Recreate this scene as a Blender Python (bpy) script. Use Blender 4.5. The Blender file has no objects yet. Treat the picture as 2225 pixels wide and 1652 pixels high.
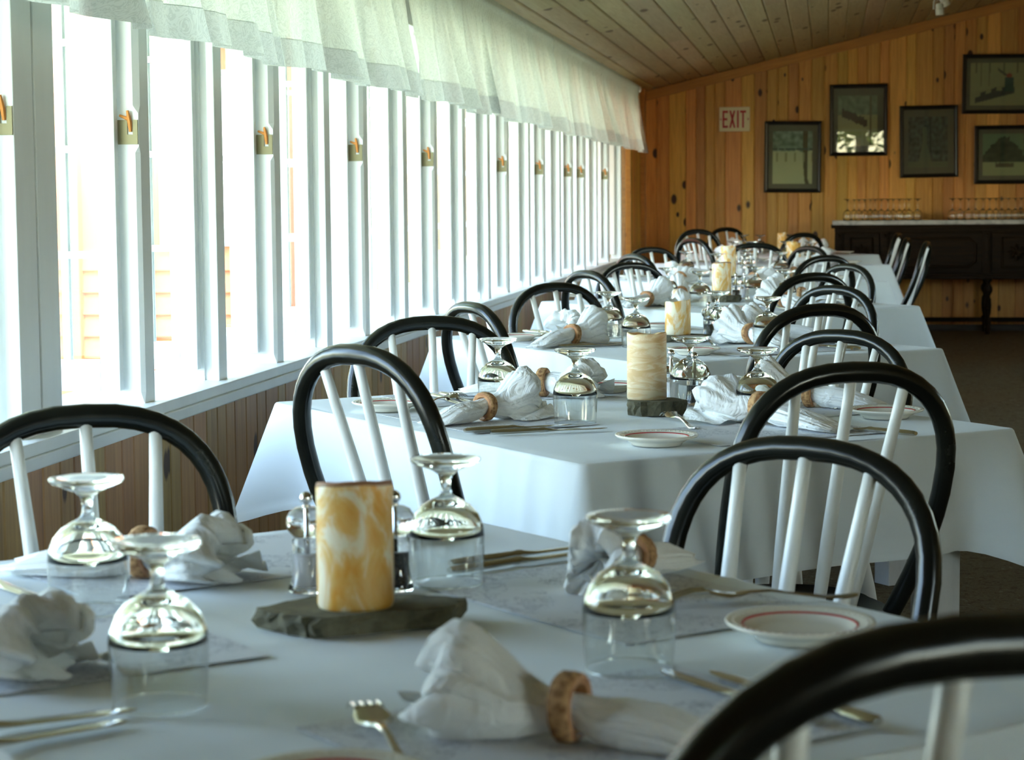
import bpy, bmesh, math, random
from mathutils import Vector, Matrix, noise
R=math.radians; PI=math.pi
random.seed(7)
S=bpy.context.scene; COL=S.collection; D=bpy.data
# ---------------------------------------------------------------- camera
CAM_H=1.225
psi,th,ro=R(8.65),R(5.02),.008
f=Vector((-math.sin(psi)*math.cos(th),math.cos(psi)*math.cos(th),-math.sin(th)))
r=Vector((math.cos(psi),math.sin(psi),0)); u=r.cross(f)
r,u=r*math.cos(ro)-u*math.sin(ro),u*math.cos(ro)+r*math.sin(ro)
cd=D.cameras.new('camera'); cam=D.objects.new('camera',cd); COL.objects.link(cam)
M=Matrix((r,u,-f)).transposed().to_4x4(); M.translation=Vector((0,0,CAM_H)); cam.matrix_world=M
cd.sensor_width=36; cd.lens=36*4500/2225; cd.clip_end=400; cd.clip_start=.05
cd.dof.use_dof=True; cd.dof.focus_distance=4.9; cd.dof.aperture_fstop=10
S.camera=cam
# ---------------------------------------------------------------- world, sun, exposure
w=D.worlds.new('sky'); S.world=w; w.use_nodes=True
nt=w.node_tree; nt.nodes.clear()
o=nt.nodes.new('ShaderNodeOutputWorld'); b=nt.nodes.new('ShaderNodeBackground'); sk=nt.nodes.new('ShaderNodeTexSky')
sk.sky_type='NISHITA'; sk.sun_disc=False; sk.sun_elevation=R(52); sk.sun_rotation=R(150); sk.air_density=1.0; sk.dust_density=1.5; sk.ozone_density=1.0
mxw=nt.nodes.new('ShaderNodeMix'); mxw.data_type='RGBA'; mxw.blend_type='MULTIPLY'; mxw.inputs[0].default_value=1; mxw.inputs[7].default_value=(1.0,1.0,.90,1); nt.links.new(sk.outputs[0],mxw.inputs[6]); nt.links.new(mxw.outputs[2],b.inputs[0]); nt.links.new(b.outputs[0],o.inputs[0]); b.inputs[1].default_value=1.0
sd=D.lights.new('sun','SUN'); so=D.objects.new('sun',sd); COL.objects.link(so); sd.energy=2.4; sd.angle=R(.6); sd.color=(1,.93,.8)
so.rotation_euler=Vector((-.45,.75,-1.15)).to_track_quat('-Z','Y').to_euler(); so.location=(6,-8,12)
# daylight portal over the window wall (guides the sky light in, gives none of its own)
pd=D.lights.new('window_portal','AREA'); po=D.objects.new('window_portal',pd); COL.objects.link(po)
pd.shape='RECTANGLE'; pd.size=1.25; pd.size_y=16.0; pd.cycles.is_portal=True
po.location=(-1.80,9.4,1.33); po.rotation_euler=(0,R(-90),0)
S.view_settings.view_transform='Standard'; S.view_settings.look='None'; S.view_settings.gamma=1; S.view_settings.use_curve_mapping=False
S.view_settings.exposure=1.9
S.cycles.max_bounces=14; S.cycles.diffuse_bounces=7; S.cycles.glossy_bounces=5; S.cycles.transmission_bounces=12; S.cycles.transparent_max_bounces=16
S.cycles.sample_clamp_indirect=8
# ---------------------------------------------------------------- materials
def mat(name,color=(.8,.8,.8),rough=.5,metal=0,spec=.5,**k):
    m=D.materials.new(name); m.use_nodes=True; p=m.node_tree.nodes['Principled BSDF']
    p.inputs['Base Color'].default_value=(*color,1); p.inputs['Roughness'].default_value=rough
    p.inputs['Metallic'].default_value=metal; p.inputs['Specular IOR Level'].default_value=spec
    for a,v in k.items(): p.inputs[a.replace('_',' ')].default_value=v
    return m
class NB:
    def __init__(s,m): s.m=m; s.t=m.node_tree; s.p=s.t.nodes.get('Principled BSDF')
    def n(s,typ,**k):
        q=s.t.nodes.new('ShaderNode'+typ)
        for a,v in k.items():
            if a in('inp',):
                for i,x in v.items():
                    q.inputs[i].default_value=x
            else: setattr(q,a,v)
        return q
    def l(s,a,b): s.t.links.new(a,b)
    def ramp(s,src,stops,interp='LINEAR'):
        q=s.n('ValToRGB'); q.color_ramp.interpolation=interp
        e=q.color_ramp.elements
        while len(e)>1: e.remove(e[-1])
        e[0].position=stops[0][0]; e[0].color=(*stops[0][1],1) if len(stops[0][1])==3 else stops[0][1]
        for pos,c in stops[1:]:
            x=e.new(pos); x.color=(*c,1)
        s.l(src,q.inputs[0]); return q.outputs[0]
    def mix(s,f,a,b,blend='MIX'):
        q=s.n('Mix',data_type='RGBA',blend_type=blend)
        for v,i in((f,0),(a,6),(b,7)):
            if hasattr(v,'links') or hasattr(v,'is_linked'): s.l(v,q.inputs[i])
            else: q.inputs[i].default_value=v if i==0 else (*v,1)
        return q.outputs[2]
    def math(s,op,a,b=0.,c=None):
        q=s.n('Math',operation=op)
        for i,v in enumerate((a,b)+((c,) if c is not None else ())):
            if hasattr(v,'is_linked'): s.l(v,q.inputs[i])
            else: q.inputs[i].default_value=v
        return q.outputs[0]
    def mapping(s,scale=(1,1,1),coord='Object',rand=False,loc=(0,0,0)):
        tc=s.n('TexCoord'); v=tc.outputs[coord]
        if rand:
            oi=s.n('ObjectInfo'); mu=s.n('VectorMath',operation='MULTIPLY_ADD')
            cmb=s.n('CombineXYZ'); s.l(oi.outputs['Random'],cmb.inputs[0]); s.l(s.math('FRACT',s.math('MULTIPLY',oi.outputs['Random'],17.3)),cmb.inputs[1]); s.l(s.math('FRACT',s.math('MULTIPLY',oi.outputs['Random'],5.7)),cmb.inputs[2])
            s.l(cmb.outputs[0],mu.inputs[0]); mu.inputs[1].default_value=(37,13,29); s.l(v,mu.inputs[2]); v=mu.outputs[0]
        mp=s.n('Mapping'); mp.inputs['Scale'].default_value=scale; mp.inputs['Location'].default_value=loc; s.l(v,mp.inputs[0]); return mp.outputs[0]
    def noise(s,v,scale,detail=3,rough=.55,dist=0):
        q=s.n('TexNoise'); s.l(v,q.inputs['Vector']); q.inputs['Scale'].default_value=scale; q.inputs['Detail'].default_value=detail; q.inputs['Roughness'].default_value=rough; q.inputs['Distortion'].default_value=dist
        return q.outputs[0]
    def bump(s,h,strength=.2,dist=.002):
        q=s.n('Bump'); q.inputs['Strength'].default_value=strength; q.inputs['Distance'].default_value=dist; s.l(h,q.inputs['Height']); s.l(q.outputs[0],s.p.inputs['Normal'])
# planks are modelled with their length along local X, width along local Y
def pine(name,c1,c2,knot=(.06,.02,.008),rough=.45,knots=True,kscale=1.0,vary=.25):
    m=mat(name,c1,rough); k=NB(m)
    v=k.mapping((1,1,1),rand=True)
    st=k.mapping((1.2,22,22),rand=True)
    g=k.noise(st,2.2,5,.6,.6)
    col=k.ramp(g,[(.3,c1),(.52,tuple((a+b)/2 for a,b in zip(c1,c2))),(.72,c2)])
    oi=k.n('ObjectInfo')
    br=k.math('MULTIPLY_ADD',oi.outputs['Random'],vary*2,1-vary)
    hs=k.n('HueSaturation'); k.l(col,hs.inputs['Color']); k.l(br,hs.inputs['Value'])
    hh=k.math('MULTIPLY_ADD',k.math('FRACT',k.math('MULTIPLY',oi.outputs['Random'],7.77)),.035,.4825); k.l(hh,hs.inputs['Hue'])
    col=hs.outputs[0]
    if knots:
        kv=k.mapping((4.4*kscale,8.0,0.001),rand=True)
        vo=k.n('TexVoronoi',feature='F1',distance='EUCLIDEAN'); k.l(kv,vo.inputs['Vector']); vo.inputs['Scale'].default_value=1.0; vo.inputs['Randomness'].default_value=1
        # only some cells carry a knot
        sep=k.n('SeparateColor'); k.l(vo.outputs['Color'],sep.inputs[0])
        on=k.math('GREATER_THAN',sep.outputs[0],.28)
        rad=k.math('MULTIPLY_ADD',sep.outputs[1],.16,.09)
        kn=k.math('MULTIPLY',k.math('SUBTRACT',1,k.math('MINIMUM',k.math('DIVIDE',vo.outputs['Distance'],rad),1.)),on)
        kf=k.math('MINIMUM',k.math('MULTIPLY',kn,3.5),1.)
        col=k.mix(kf,col,knot)
    k.l(col,k.p.inputs['Base Color']); k.bump(g,.12,.001)
    return m
M_WALLP=pine('honey_knotty_pine',(.82,.44,.10),(.60,.27,.05),vary=.24)
M_WAINS=pine('brown_knotty_pine',(.50,.30,.12),(.34,.19,.075),vary=.14,rough=.5)
M_TRIM=pine('orange_pine_trim',(.62,.28,.06),(.48,.19,.04),vary=.05,kscale=.6)
M_CEIL=pine('whitewashed_pine',(.56,.46,.27),(.45,.34,.18),knot=(.15,.09,.04),vary=.12,rough=.6,kscale=.5)
def paint(name,c,rough=.4,amt=.06,scale=14):
    m=mat(name,c,rough); k=NB(m); n=k.noise(k.mapping((1,1,.25)),scale,4)
    k.l(k.ramp(n,[(.3,tuple(x*(1-amt) for x in c)),(.7,c)]),k.p.inputs['Base Color']); k.bump(n,.15,.001); return m
M_WHITE=paint('white_gloss_paint',(.76,.79,.79),.35)
M_LEG=paint('white_worn_leg_paint',(.74,.76,.76),.4,.15,30)
M_SPIN=paint('cream_white_spindle_paint',(.78,.79,.76),.35,.08,40)
m=mat('black_gloss_paint',(.008,.009,.008),.2,spec=.38); k=NB(m); n=k.noise(k.mapping(),9,4)
k.l(k.ramp(n,[(.45,(.006,.007,.006)),(.72,(.014,.016,.012)),(.8,(.04,.035,.025))]),k.p.inputs['Base Color']); k.l(k.ramp(n,[(.3,(.16,)*3),(.7,(.30,)*3)]),k.p.inputs['Roughness']); M_BLACK=m
def clothmat(name,c,w=.0):
    m=mat(name,c,.85,spec=.2); k=NB(m); tc=k.mapping()
    n=k.noise(tc,5,3); n2=k.noise(tc,900,1); k.bump(k.mix(.15,n,n2),.35,.004); 
    k.p.inputs['Sheen Weight'].default_value=.15; return m
M_CLOTH=clothmat('white_table_linen',(.66,.71,.73))
M_NAP=clothmat('white_napkin_linen',(.80,.82,.82)); k=NB(M_NAP); k.t.nodes.remove(k.p.inputs['Normal'].links[0].from_node)
k.bump(k.noise(k.mapping((1,1.6,1)),16,3,.55,1.8),.55,.020)
# placemat with a faint grey line drawing
m=mat('printed_paper_mat',(.8,.8,.8),.7,spec=.2); k=NB(m); v=k.mapping()
n=k.noise(v,26,5,.65,1.2); lines=k.math('LESS_THAN',k.math('ABSOLUTE',k.math('SUBTRACT',n,.5)),.010)
n3=k.noise(v,60,4,.7,.8); l2=k.math('LESS_THAN',k.math('ABSOLUTE',k.math('SUBTRACT',n3,.56)),.012)
msk=k.math('GREATER_THAN',k.noise(v,7,2),.47)
k.l(k.mix(k.math('MULTIPLY',k.math('MAXIMUM',lines,l2),msk),(.64,.66,.69),(.30,.32,.37)),k.p.inputs['Base Color']); M_MAT=m
def glassmat(name,rough=0.0,tint=(1,1,1),ior=1.46):
    m=D.materials.new(name); m.use_nodes=True; t=m.node_tree; t.nodes.clear()
    o=t.nodes.new('ShaderNodeOutputMaterial'); g=t.nodes.new('ShaderNodeBsdfGlass'); g.inputs['Color'].default_value=(*tint,1); g.inputs['Roughness'].default_value=rough; g.inputs['IOR'].default_value=ior
    t.links.new(g.outputs[0],o.inputs[0]); return m
M_GLASS=glassmat('clear_goblet_glass',tint=(.985,.995,.985)); M_THIN=None; M_ACR=glassmat('clear_acrylic',tint=(.98,.985,.985),ior=1.49)
def panemat(name,refl=.65,pwr=4,base=.045):
    m=D.materials.new(name); m.use_nodes=True; t=m.node_tree; t.nodes.clear()
    o=t.nodes.new('ShaderNodeOutputMaterial'); tr=t.nodes.new('ShaderNodeBsdfTransparent'); gl=t.nodes.new('ShaderNodeBsdfGlossy'); gl.inputs['Roughness'].default_value=.01
    fr=t.nodes.new('ShaderNodeLayerWeight'); fr.inputs[0].default_value=.5; pw=t.nodes.new('ShaderNodeMath'); pw.operation='POWER'; pw.inputs[1].default_value=pwr; ma=t.nodes.new('ShaderNodeMath'); ma.operation='MULTIPLY_ADD'; ma.inputs[1].default_value=refl; ma.inputs[2].default_value=base; t.links.new(fr.outputs['Facing'],pw.inputs[0]); t.links.new(pw.outputs[0],ma.inputs[0]); mx=t.nodes.new('ShaderNodeMixShader')
    tr.inputs[0].default_value=(.95,.97,.96,1)
    t.links.new(ma.outputs[0],mx.inputs[0]); t.links.new(tr.outputs[0],mx.inputs[1]); t.links.new(gl.outputs[0],mx.inputs[2]); t.links.new(mx.outputs[0],o.inputs[0]); return m
M_PANE=panemat('window_glass'); M_THIN=panemat('thin_goblet_wall',.95,2.2,.10)
M_STEEL=mat('polished_steel_cutlery',(.62,.60,.55),.16,1)
M_CHROME=mat('chrome',(.8,.8,.8),.1,1)
M_CHINA=mat('cream_china_glaze',(.78,.75,.66),.15); M_RED=mat('red_band_glaze',(.50,.02,.03),.2)
# wax, marbled
def wax(name,a,b,c,sc,st=(1,1,.45)):
    m=mat(name,a,.42); k=NB(m); v=k.mapping(st,rand=True); n=k.noise(v,sc,5,.6,1.6)
    k.l(k.ramp(n,[(.38,a),(.49,b),(.58,c)]),k.p.inputs['Base Color']); k.p.inputs['Subsurface Weight'].default_value=.2; k.p.inputs['Subsurface Scale'].default_value=.02
    k.p.inputs['Subsurface Radius'].default_value=(1,.5,.2); k.bump(n,.2,.001); return m
M_WAX=wax('amber_marbled_wax',(.74,.36,.05),(.78,.50,.16),(.86,.78,.60),20)
M_WAX2=wax('tan_banded_wax',(.62,.42,.20),(.68,.50,.28),(.74,.62,.42),22,(.5,.5,2.2))
M_WAXRIM=mat('brown_wax_rim',(.30,.14,.07),.6)
m=mat('rough_slate',(.1,.1,.07),.85); k=NB(m); n=k.noise(k.mapping(rand=True),30,6,.7)
k.l(k.ramp(n,[(.3,(.055,.052,.032)),(.55,(.12,.11,.068)),(.75,(.20,.185,.12))]),k.p.inputs['Base Color']); k.bump(n,.7,.006); M_STONE=m
m=mat('birch_ring_wood',(.45,.2,.08),.5); k=NB(m); n=k.noise(k.mapping((1,1,1),rand=True),60,4)
k.l(k.ramp(n,[(.3,(.30,.12,.045)),(.7,(.58,.32,.15))]),k.p.inputs['Base Color']); M_RING=m
m=mat('birch_bark',(.1,.05,.03),.9); k=NB(m); n=k.noise(k.mapping(rand=True),120,3); k.l(k.ramp(n,[(.35,(.22,.10,.04)),(.6,(.55,.33,.15))]),k.p.inputs['Base Color']); k.bump(n,.6,.002); M_BARK=m
m=mat('peppercorns',(.02,.015,.012),.6); k=NB(m); vo=k.n('TexVoronoi'); k.l(k.mapping(),vo.inputs['Vector']); vo.inputs['Scale'].default_value=260
k.l(k.ramp(vo.outputs['Distance'],[(.1,(.07,.05,.035)),(.6,(.008,.006,.005))]),k.p.inputs['Base Color']); k.bump(vo.outputs['Distance'],1,.002); M_PEP=m
M_SALT=mat('white_salt',(.75,.74,.76),.7)
m=mat('patterned_carpet',(.1,.08,.04),.95,spec=.1); k=NB(m); v=k.mapping(); a=k.noise(v,24,4,.65,1.5); b2=k.noise(v,220,2)
c=k.ramp(a,[(.40,(.11,.07,.035)),(.5,(.21,.165,.09)),(.58,(.14,.10,.05)),(.66,(.27,.23,.14))]); k.l(k.mix(k.math('MULTIPLY',b2,.6),c,(.055,.037,.018)),k.p.inputs['Base Color']); k.bump(b2,.6,.004); M_CARPET=m
m=mat('dark_carved_oak',(.03,.018,.01),55e-2,spec=.12); k=NB(m); n=k.noise(k.mapping((1,14,14)),4,4); k.l(k.ramp(n,[(.3,(.008,.004,.0015)),(.7,(.024,.012,.004))]),k.p.inputs['Base Color']); M_OAK=m
m=mat('grey_marble',(.5,.5,.48),.25); k=NB(m); n=k.noise(k.mapping(),6,6,.6,2); k.l(k.ramp(n,[(.35,(.36,.36,.35)),(.6,(.58,.58,.56))]),k.p.inputs['Base Color']); M_MARBLE=m
M_FRAME=mat('black_picture_frame',(.008,.007,.006),.35); M_MATBD=mat('grey_green_picture_mat',(.16,.15,.11),.9)
M_SIGN=mat('cream_sign_board',(.86,.79,.52),.5); M_SIGNRED=mat('red_sign_paint',(.50,.02,.03),.5)
M_BRASS=mat('dull_brass_plate',(.20,.18,.10),.5,.7); M_TAB=mat('frayed_orange_strap',(.62,.25,.06),.9)
M_RODM=mat('white_curtain_rod',(.7,.7,.68),.4)
# sheer curtain with a woven damask figure
def sheer(name,c,tr,dark=1.0):
    m=D.materials.new(name); m.use_nodes=True; t=m.node_tree; k=NB(m); t.nodes.clear()
    o=t.nodes.new('ShaderNodeOutputMaterial'); di=t.nodes.new('ShaderNodeBsdfDiffuse'); tl=t.nodes.new('ShaderNodeBsdfTranslucent'); tp=t.nodes.new('ShaderNodeBsdfTransparent')
    v=k.mapping((1,1,1)); n=k.noise(v,17,3,.6,2.5); vein=k.math('LESS_THAN',k.math('ABSOLUTE',k.math('SUBTRACT',k.math('FRACT',k.math('MULTIPLY',n,7)),.5)),.2)
    col=k.mix(vein,c,tuple(x*.86 for x in c)); k.l(col,di.inputs[0]); k.l(col,tl.inputs[0])
    m1=t.nodes.new('ShaderNodeMixShader'); m1.inputs[0].default_value=.55; m2=t.nodes.new('ShaderNodeMixShader'); m2.inputs[0].default_value=tr
    k.l(di.outputs[0],m1.inputs[1]); k.l(tl.outputs[0],m1.inputs[2]); k.l(m1.outputs[0],m2.inputs[1]); k.l(tp.outputs[0],m2.inputs[2]); k.l(m2.outputs[0],o.inputs[0]); return m
M_SHEER=sheer('sheer_white_damask',(.66,.70,.63),.12); M_HEM=sheer('double_curtain_hem',(.52,.55,.52),.02)
m=mat('mown_grass',(.12,.2,.05),.9); k=NB(m); n=k.noise(k.mapping(),3,6,.7); k.l(k.ramp(n,[(.3,(.26,.30,.16)),(.7,(.42,.44,.30))]),k.p.inputs['Base Color']); M_GRASS=m
m=mat('sunlit_leaves',(.2,.3,.06),.6); k=NB(m); n=k.noise(k.mapping(),2,3); k.l(k.ramp(n,[(.3,(.12,.22,.03)),(.7,(.40,.48,.10))]),k.p.inputs['Base Color'])
k.p.inputs['Transmission Weight'].default_value=0; M_LEAF=m
M_TRUNK=mat('grey_tree_bark',(.16,.11,.08),.9); M_CABIN=mat('red_stained_boards',(.40,.11,.045),.8); M_CABINW=mat('cabin_window_pane',(.5,.55,.6),.1)
M_EXT=mat('sun_block_boards',(.5,.5,.48),.8)
# ---------------------------------------------------------------- mesh helpers
class MB:
    def __init__(s): s.v=[]; s.f=[]; s.m=[]
    def add(s,vs,fs,mi=0):
        n=len(s.v); s.v+=[tuple(v) for v in vs]; s.f+=[tuple(n+i for i in q) for q in fs]; s.m+=[mi]*len(fs); return s
    def box(s,x0,x1,y0,y1,z0,z1,mi=0,ch=0):
        if ch<=0:
            return s.add([(x0,y0,z0),(x1,y0,z0),(x1,y1,z0),(x0,y1,z0),(x0,y0,z1),(x1,y0,z1),(x1,y1,z1),(x0,y1,z1)],
             [(0,3,2,1),(4,5,6,7),(0,1,5,4),(1,2,6,5),(2,3,7,6),(3,0,4,7)],mi)
        c=ch; bm=bmesh.new(); bmesh.ops.create_cube(bm,size=1)
        for v in bm.verts: v.co=Vector(((x0+x1)/2+v.co.x*(x1-x0),(y0+y1)/2+v.co.y*(y1-y0),(z0+z1)/2+v.co.z*(z1-z0)))
        bmesh.ops.bevel(bm,geom=bm.edges[:],offset=c,segments=2,affect='EDGES',profile=.6)
        bm.verts.index_update(); s.add([v.co[:] for v in bm.verts],[[v.index for v in q.verts] for q in bm.faces],mi); bm.free(); return s
    def tube(s,pts,rad,n=10,mi=0,cap=True,ell=1.0,up=None):
        pts=[Vector(p) for p in pts]; rad=rad if hasattr(rad,'__len__') else [rad]*len(pts)
        base=len(s.v); t0=None; N=None
        for i,p in enumerate(pts):
            t=(pts[min(i+1,len(pts)-1)]-pts[max(i-1,0)]).normalized()
            if N is None:
                a=Vector(up) if up else (Vector((0,0,1)) if abs(t.z)<.9 else Vector((1,0,0)))
                N=(a-t*a.dot(t)).normalized()
            else: N=(N-t*N.dot(t)).normalized()
            B=t.cross(N)
            for k in range(n):
                a=2*PI*k/n; s.v.append(tuple(p+N*math.cos(a)*rad[i]+B*math.sin(a)*rad[i]*ell))
        for i in range(len(pts)-1):
            for k in range(n):
                a=base+i*n+k; b=base+i*n+(k+1)%n; s.f.append((a,b,b+n,a+n)); s.m.append(mi)
        if cap:
            s.f.append(tuple(base+k for k in range(n))[::-1]); s.m.append(mi)
            e=base+(len(pts)-1)*n; s.f.append(tuple(e+k for k in range(n))); s.m.append(mi)
        return s
    def lathe(s,prof,n=32,mi=0,c=(0,0,0),wob=None,cap0=True,cap1=True,closed=False):
        base=len(s.v)
        for i,(rr,z) in enumerate(prof):
            for k in range(n):
                a=2*PI*k/n; q=wob(i,a) if wob else (1,0)
                s.v.append((c[0]+rr*q[0]*math.cos(a),c[1]+rr*q[0]*math.sin(a),c[2]+z+q[1]))
        L=len(prof); rng=range(L if closed else L-1)
        for i in rng:
            for k in range(n):
                a=base+i*n+k; b=base+i*n+(k+1)%n; j=((i+1)%L-i)*n
                s.f.append((a,b,b+j,a+j)); s.m.append(mi if not isinstance(mi,list) else mi[i])
        if not closed:
            if cap0 and prof[0][0]>1e-6: s.f.append(tuple(base+k for k in range(n))[::-1]); s.m.append(0)
            if cap1 and prof[-1][0]>1e-6: e=base+(L-1)*n; s.f.append(tuple(e+k for k in range(n))); s.m.append(0)
        return s
    def mesh(s,name,mats,smooth=False,auto=None):
        me=D.meshes.new(name); me.from_pydata(s.v,[],s.f); me.validate()
        for m in (mats if isinstance(mats,(list,tuple)) else [mats]): me.materials.append(m)
        if any(s.m) and len(me.polygons)==len(s.m): me.polygons.foreach_set('material_index',s.m)
        if smooth: me.polygons.foreach_set('use_smooth',[True]*len(me.polygons))
        bm=bmesh.new(); bm.from_mesh(me); bmesh.ops.recalc_face_normals(bm,faces=bm.faces)
        if auto:
            for e in bm.edges:
                if len(e.link_faces)==2 and e.calc_face_angle(0)>R(auto): e.smooth=False
        bm.to_mesh(me); bm.free(); me.update(); return me
def link(name,me,parent=None,loc=(0,0,0),rot=(0,0,0),scale=None):
    o=D.objects.new(name,me); COL.objects.link(o); o.location=loc; o.rotation_euler=rot
    if scale: o.scale=scale
    if parent: o.parent=parent
    return o
def tag(o,label=None,cat=None,group=None,kind=None):
    for a,v in(('label',label),('category',cat),('group',group),('kind',kind)):
        if v: o[a]=v
    return o
def thing(name,label,cat,loc=(0,0,0),rz=0,group=None): return tag(link(name,None,None,loc,(0,0,rz)),label,cat,group)
def struct(name,me=None,**k): return tag(link(name,me,**k),kind='structure')
def dup(root,loc,rz,label,group=None,scale=None):
    c=root.copy(); COL.objects.link(c); c.location=loc; c.rotation_euler=(0,0,rz); c['label']=label
    if group: c['group']=group
    if scale: c.scale=scale
    for ch in root.children:
        d=ch.copy(); COL.objects.link(d); d.parent=c
        for g in ch.children:
            e=g.copy(); COL.objects.link(e); e.parent=d
    return c
ORD={1:'nearest',2:'second',3:'third',4:'fourth',5:'fifth',6:'sixth',7:'farthest'}
SIDE={'nl':'near left','nr':'near right','fl':'far left','fr':'far right'}
# ---------------------------------------------------------------- room shell
WX=-1.65; YB=19.1; XR=4.8; Y0=-4.2
def ceilz(x): return 2.204+.233*(x+1.595)
fl=struct('floor',MB().box(-1.9,XR+.2,Y0-.2,YB+.2,-.1,0).mesh('floor',M_CARPET))
def plank(L,Wd,T=.018,v=.005,cut0=0,cut1=0):
    # length X 0..L, width Y 0..Wd, front face +Z at T with v-chamfers on both long edges; cut = end skews
    m=MB(); pr=[(0,0),(0,T-v),(v,T),(Wd-v,T),(Wd,T-v),(Wd,0)]
    for x,c in((0,cut0),(L,cut1)):
        m.v+=[(x+c*y,y,z) for y,z in pr]
    n=len(pr)
    for i in range(n): m.f.append((i,(i+1)%n,n+(i+1)%n,n+i)); m.m.append(0)
    m.f.append(tuple(range(n))[::-1]); m.f.append(tuple(range(n,2*n))); m.m+=[0,0]
    return m
# back wall: backing + vertical pine boards under the sloping trim
wb=struct('wall_back',MB().add([(-1.9,YB+.03,0),(XR+.2,YB+.03,0),(XR+.2,YB+.03,ceilz(XR+.2)+.1),(-1.9,YB+.03,ceilz(-1.9)+.1),
 (-1.9,YB+.15,0),(XR+.2,YB+.15,0),(XR+.2,YB+.15,ceilz(XR+.2)+.1),(-1.9,YB+.15,ceilz(-1.9)+.1)],[(0,1,2,3),(7,6,5,4),(0,4,5,1),(1,5,6,2),(2,6,7,3),(3,7,4,0)]).mesh('wall_back',M_WALLP))
rg=random.Random(3); x=-1.66
wid=[.085,.115,.15,.095]
while x<XR:
    wd=rg.choice(wid); z1=ceilz(x)-.01
    me=plank(z1-.02,wd-.002,.02,.006,cut1=.233).mesh('plank',M_WALLP)
    # local X -> world Z, local Y -> world -X.. keep: Y->+X, Z->-Y
    o=link('plank',me,wb); o.matrix_world=Matrix(((0,1,0,x),(0,0,-1,YB+.03),(1,0,0,.02),(0,0,0,1)))
    x+=wd
# sloping trim board along the top of the back wall
sl=math.atan(.233)
t=struct('trim_1',MB().box(0,6.7,-.02,.0,-.085,0,ch=.003).mesh('trim_1',M_TRIM)); t.location=(-1.66,YB+.002,ceilz(-1.66)-.002); t.rotation_euler=(0,-sl,0)
bb=struct('baseboard_back',MB().box(-1.66,XR,YB-.035,YB+.01,0,.055,ch=.004).mesh('baseboard_back',mat('dark_baseboard',(.02,.012,.008),.5)))
# ceiling boards run down the length of the room
ce=struct('ceiling',MB().add([(-2.6,Y0-.3,ceilz(-2.6)+.05),(XR+.3,Y0-.3,ceilz(XR+.3)+.05),(XR+.3,YB+.3,ceilz(XR+.3)+.05),(-2.6,YB+.3,ceilz(-2.6)+.05),
 (-2.6,Y0-.3,ceilz(-2.6)+.2),(XR+.3,Y0-.3,ceilz(XR+.3)+.2),(XR+.3,YB+.3,ceilz(XR+.3)+.2),(-2.6,YB+.3,ceilz(-2.6)+.2)],[(0,3,2,1),(4,5,6,7),(0,1,5,4),(1,2,6,5),(2,3,7,6),(3,0,4,7)]).mesh('ceiling',M_CEIL))
BW=.142; rg=random.Random(5); cache={}; x=-1.70; nb=0
while x<XR:
    y=Y0
    while y<YB-.01:
        L=rg.choice([3.2,4.2,5.4,6.6])if y>4 else 8.0
        if y==Y0: L=rg.choice([6.,7.3,8.5])
        if YB-(y+L)<1.2: L=YB-y
        L=round(L,2)
        if L not in cache: cache[L]=plank(L-.003,BW*1.027-.003,.03,.007).mesh('plank',M_CEIL)
        # local X -> world Y ; local Y -> across slope ; Z -> down
        c,s_=math.cos(sl),math.sin(sl); o=link('plank',cache[L],ce)
        o.matrix_world=Matrix(((0,c,s_,x),(1,0,0,y),(0,s_,-c,ceilz(x)+.032),(0,0,0,1)))
        y+=L; nb+=1
    x+=BW
# right wall and wall behind the camera (out of view, close the room)
FILL_WINDOWS=[(-2.4,-.6),(8.0,9.6),(11.4,13.0)]  # added unseen window openings, let in extra daylight to brighten the interior
m=MB().box(XR,XR+.15,Y0,YB+.15,0,.95).box(XR,XR+.15,Y0,YB+.15,2.15,3.8); e=Y0
for a,b in FILL_WINDOWS: m.box(XR,XR+.15,e,a,.95,2.15); e=b
m.box(XR,XR+.15,e,YB+.15,.95,2.15); struct('wall_right',m.mesh('wall_right',M_WAINS))
struct('added_sun_block',MB().box(XR+.1,XR+2.2,Y0,YB,3.55,3.65).mesh('added_sun_block',M_EXT))  # added out of view to keep direct sun off the right-hand openings
for i,(a,b) in enumerate(FILL_WINDOWS):
    wv=struct('window_%d'%(41+i),MB().box(XR+.04,XR+.09,a,b,.95,1.0).box(XR+.04,XR+.09,a,b,2.1,2.15).box(XR+.04,XR+.09,a,a+.05,1.0,2.1).box(XR+.04,XR+.09,b-.05,b,1.0,2.1).box(XR+.04,XR+.09,(a+b)/2-.03,(a+b)/2+.03,1.0,2.1).mesh('window_%d'%(41+i),M_WHITE))
    link('pane',MB().box(XR+.063,XR+.066,a+.05,b-.05,1.0,2.1).mesh('pane',M_PANE),wv)
wf=struct('wall_front',MB().box(-1.9,.15,Y0-.15,Y0,0,3.8).box(1.25,XR+.15,Y0-.15,Y0,0,3.8).box(.15,1.25,Y0-.15,Y0,0,1.6).box(.15,1.25,Y0-.15,Y0,2.55,3.8).mesh('wall_front',M_WAINS))
wn=struct('window_40',MB().box(.15,1.25,Y0-.10,Y0-.04,1.6,1.65).box(.15,1.25,Y0-.10,Y0-.04,2.50,2.55).box(.15,.20,Y0-.10,Y0-.04,1.65,2.50).box(1.2,1.25,Y0-.10,Y0-.04,1.65,2.50).box(.68,.72,Y0-.10,Y0-.04,1.65,2.50).mesh('window_40',M_WHITE))  # added unseen opening behind the camera for fill daylight and a picture-glass reflection
link('pane',MB().box(.2,1.2,Y0-.072,Y0-.068,1.65,2.50).mesh('pane',M_PANE),wn)
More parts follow.
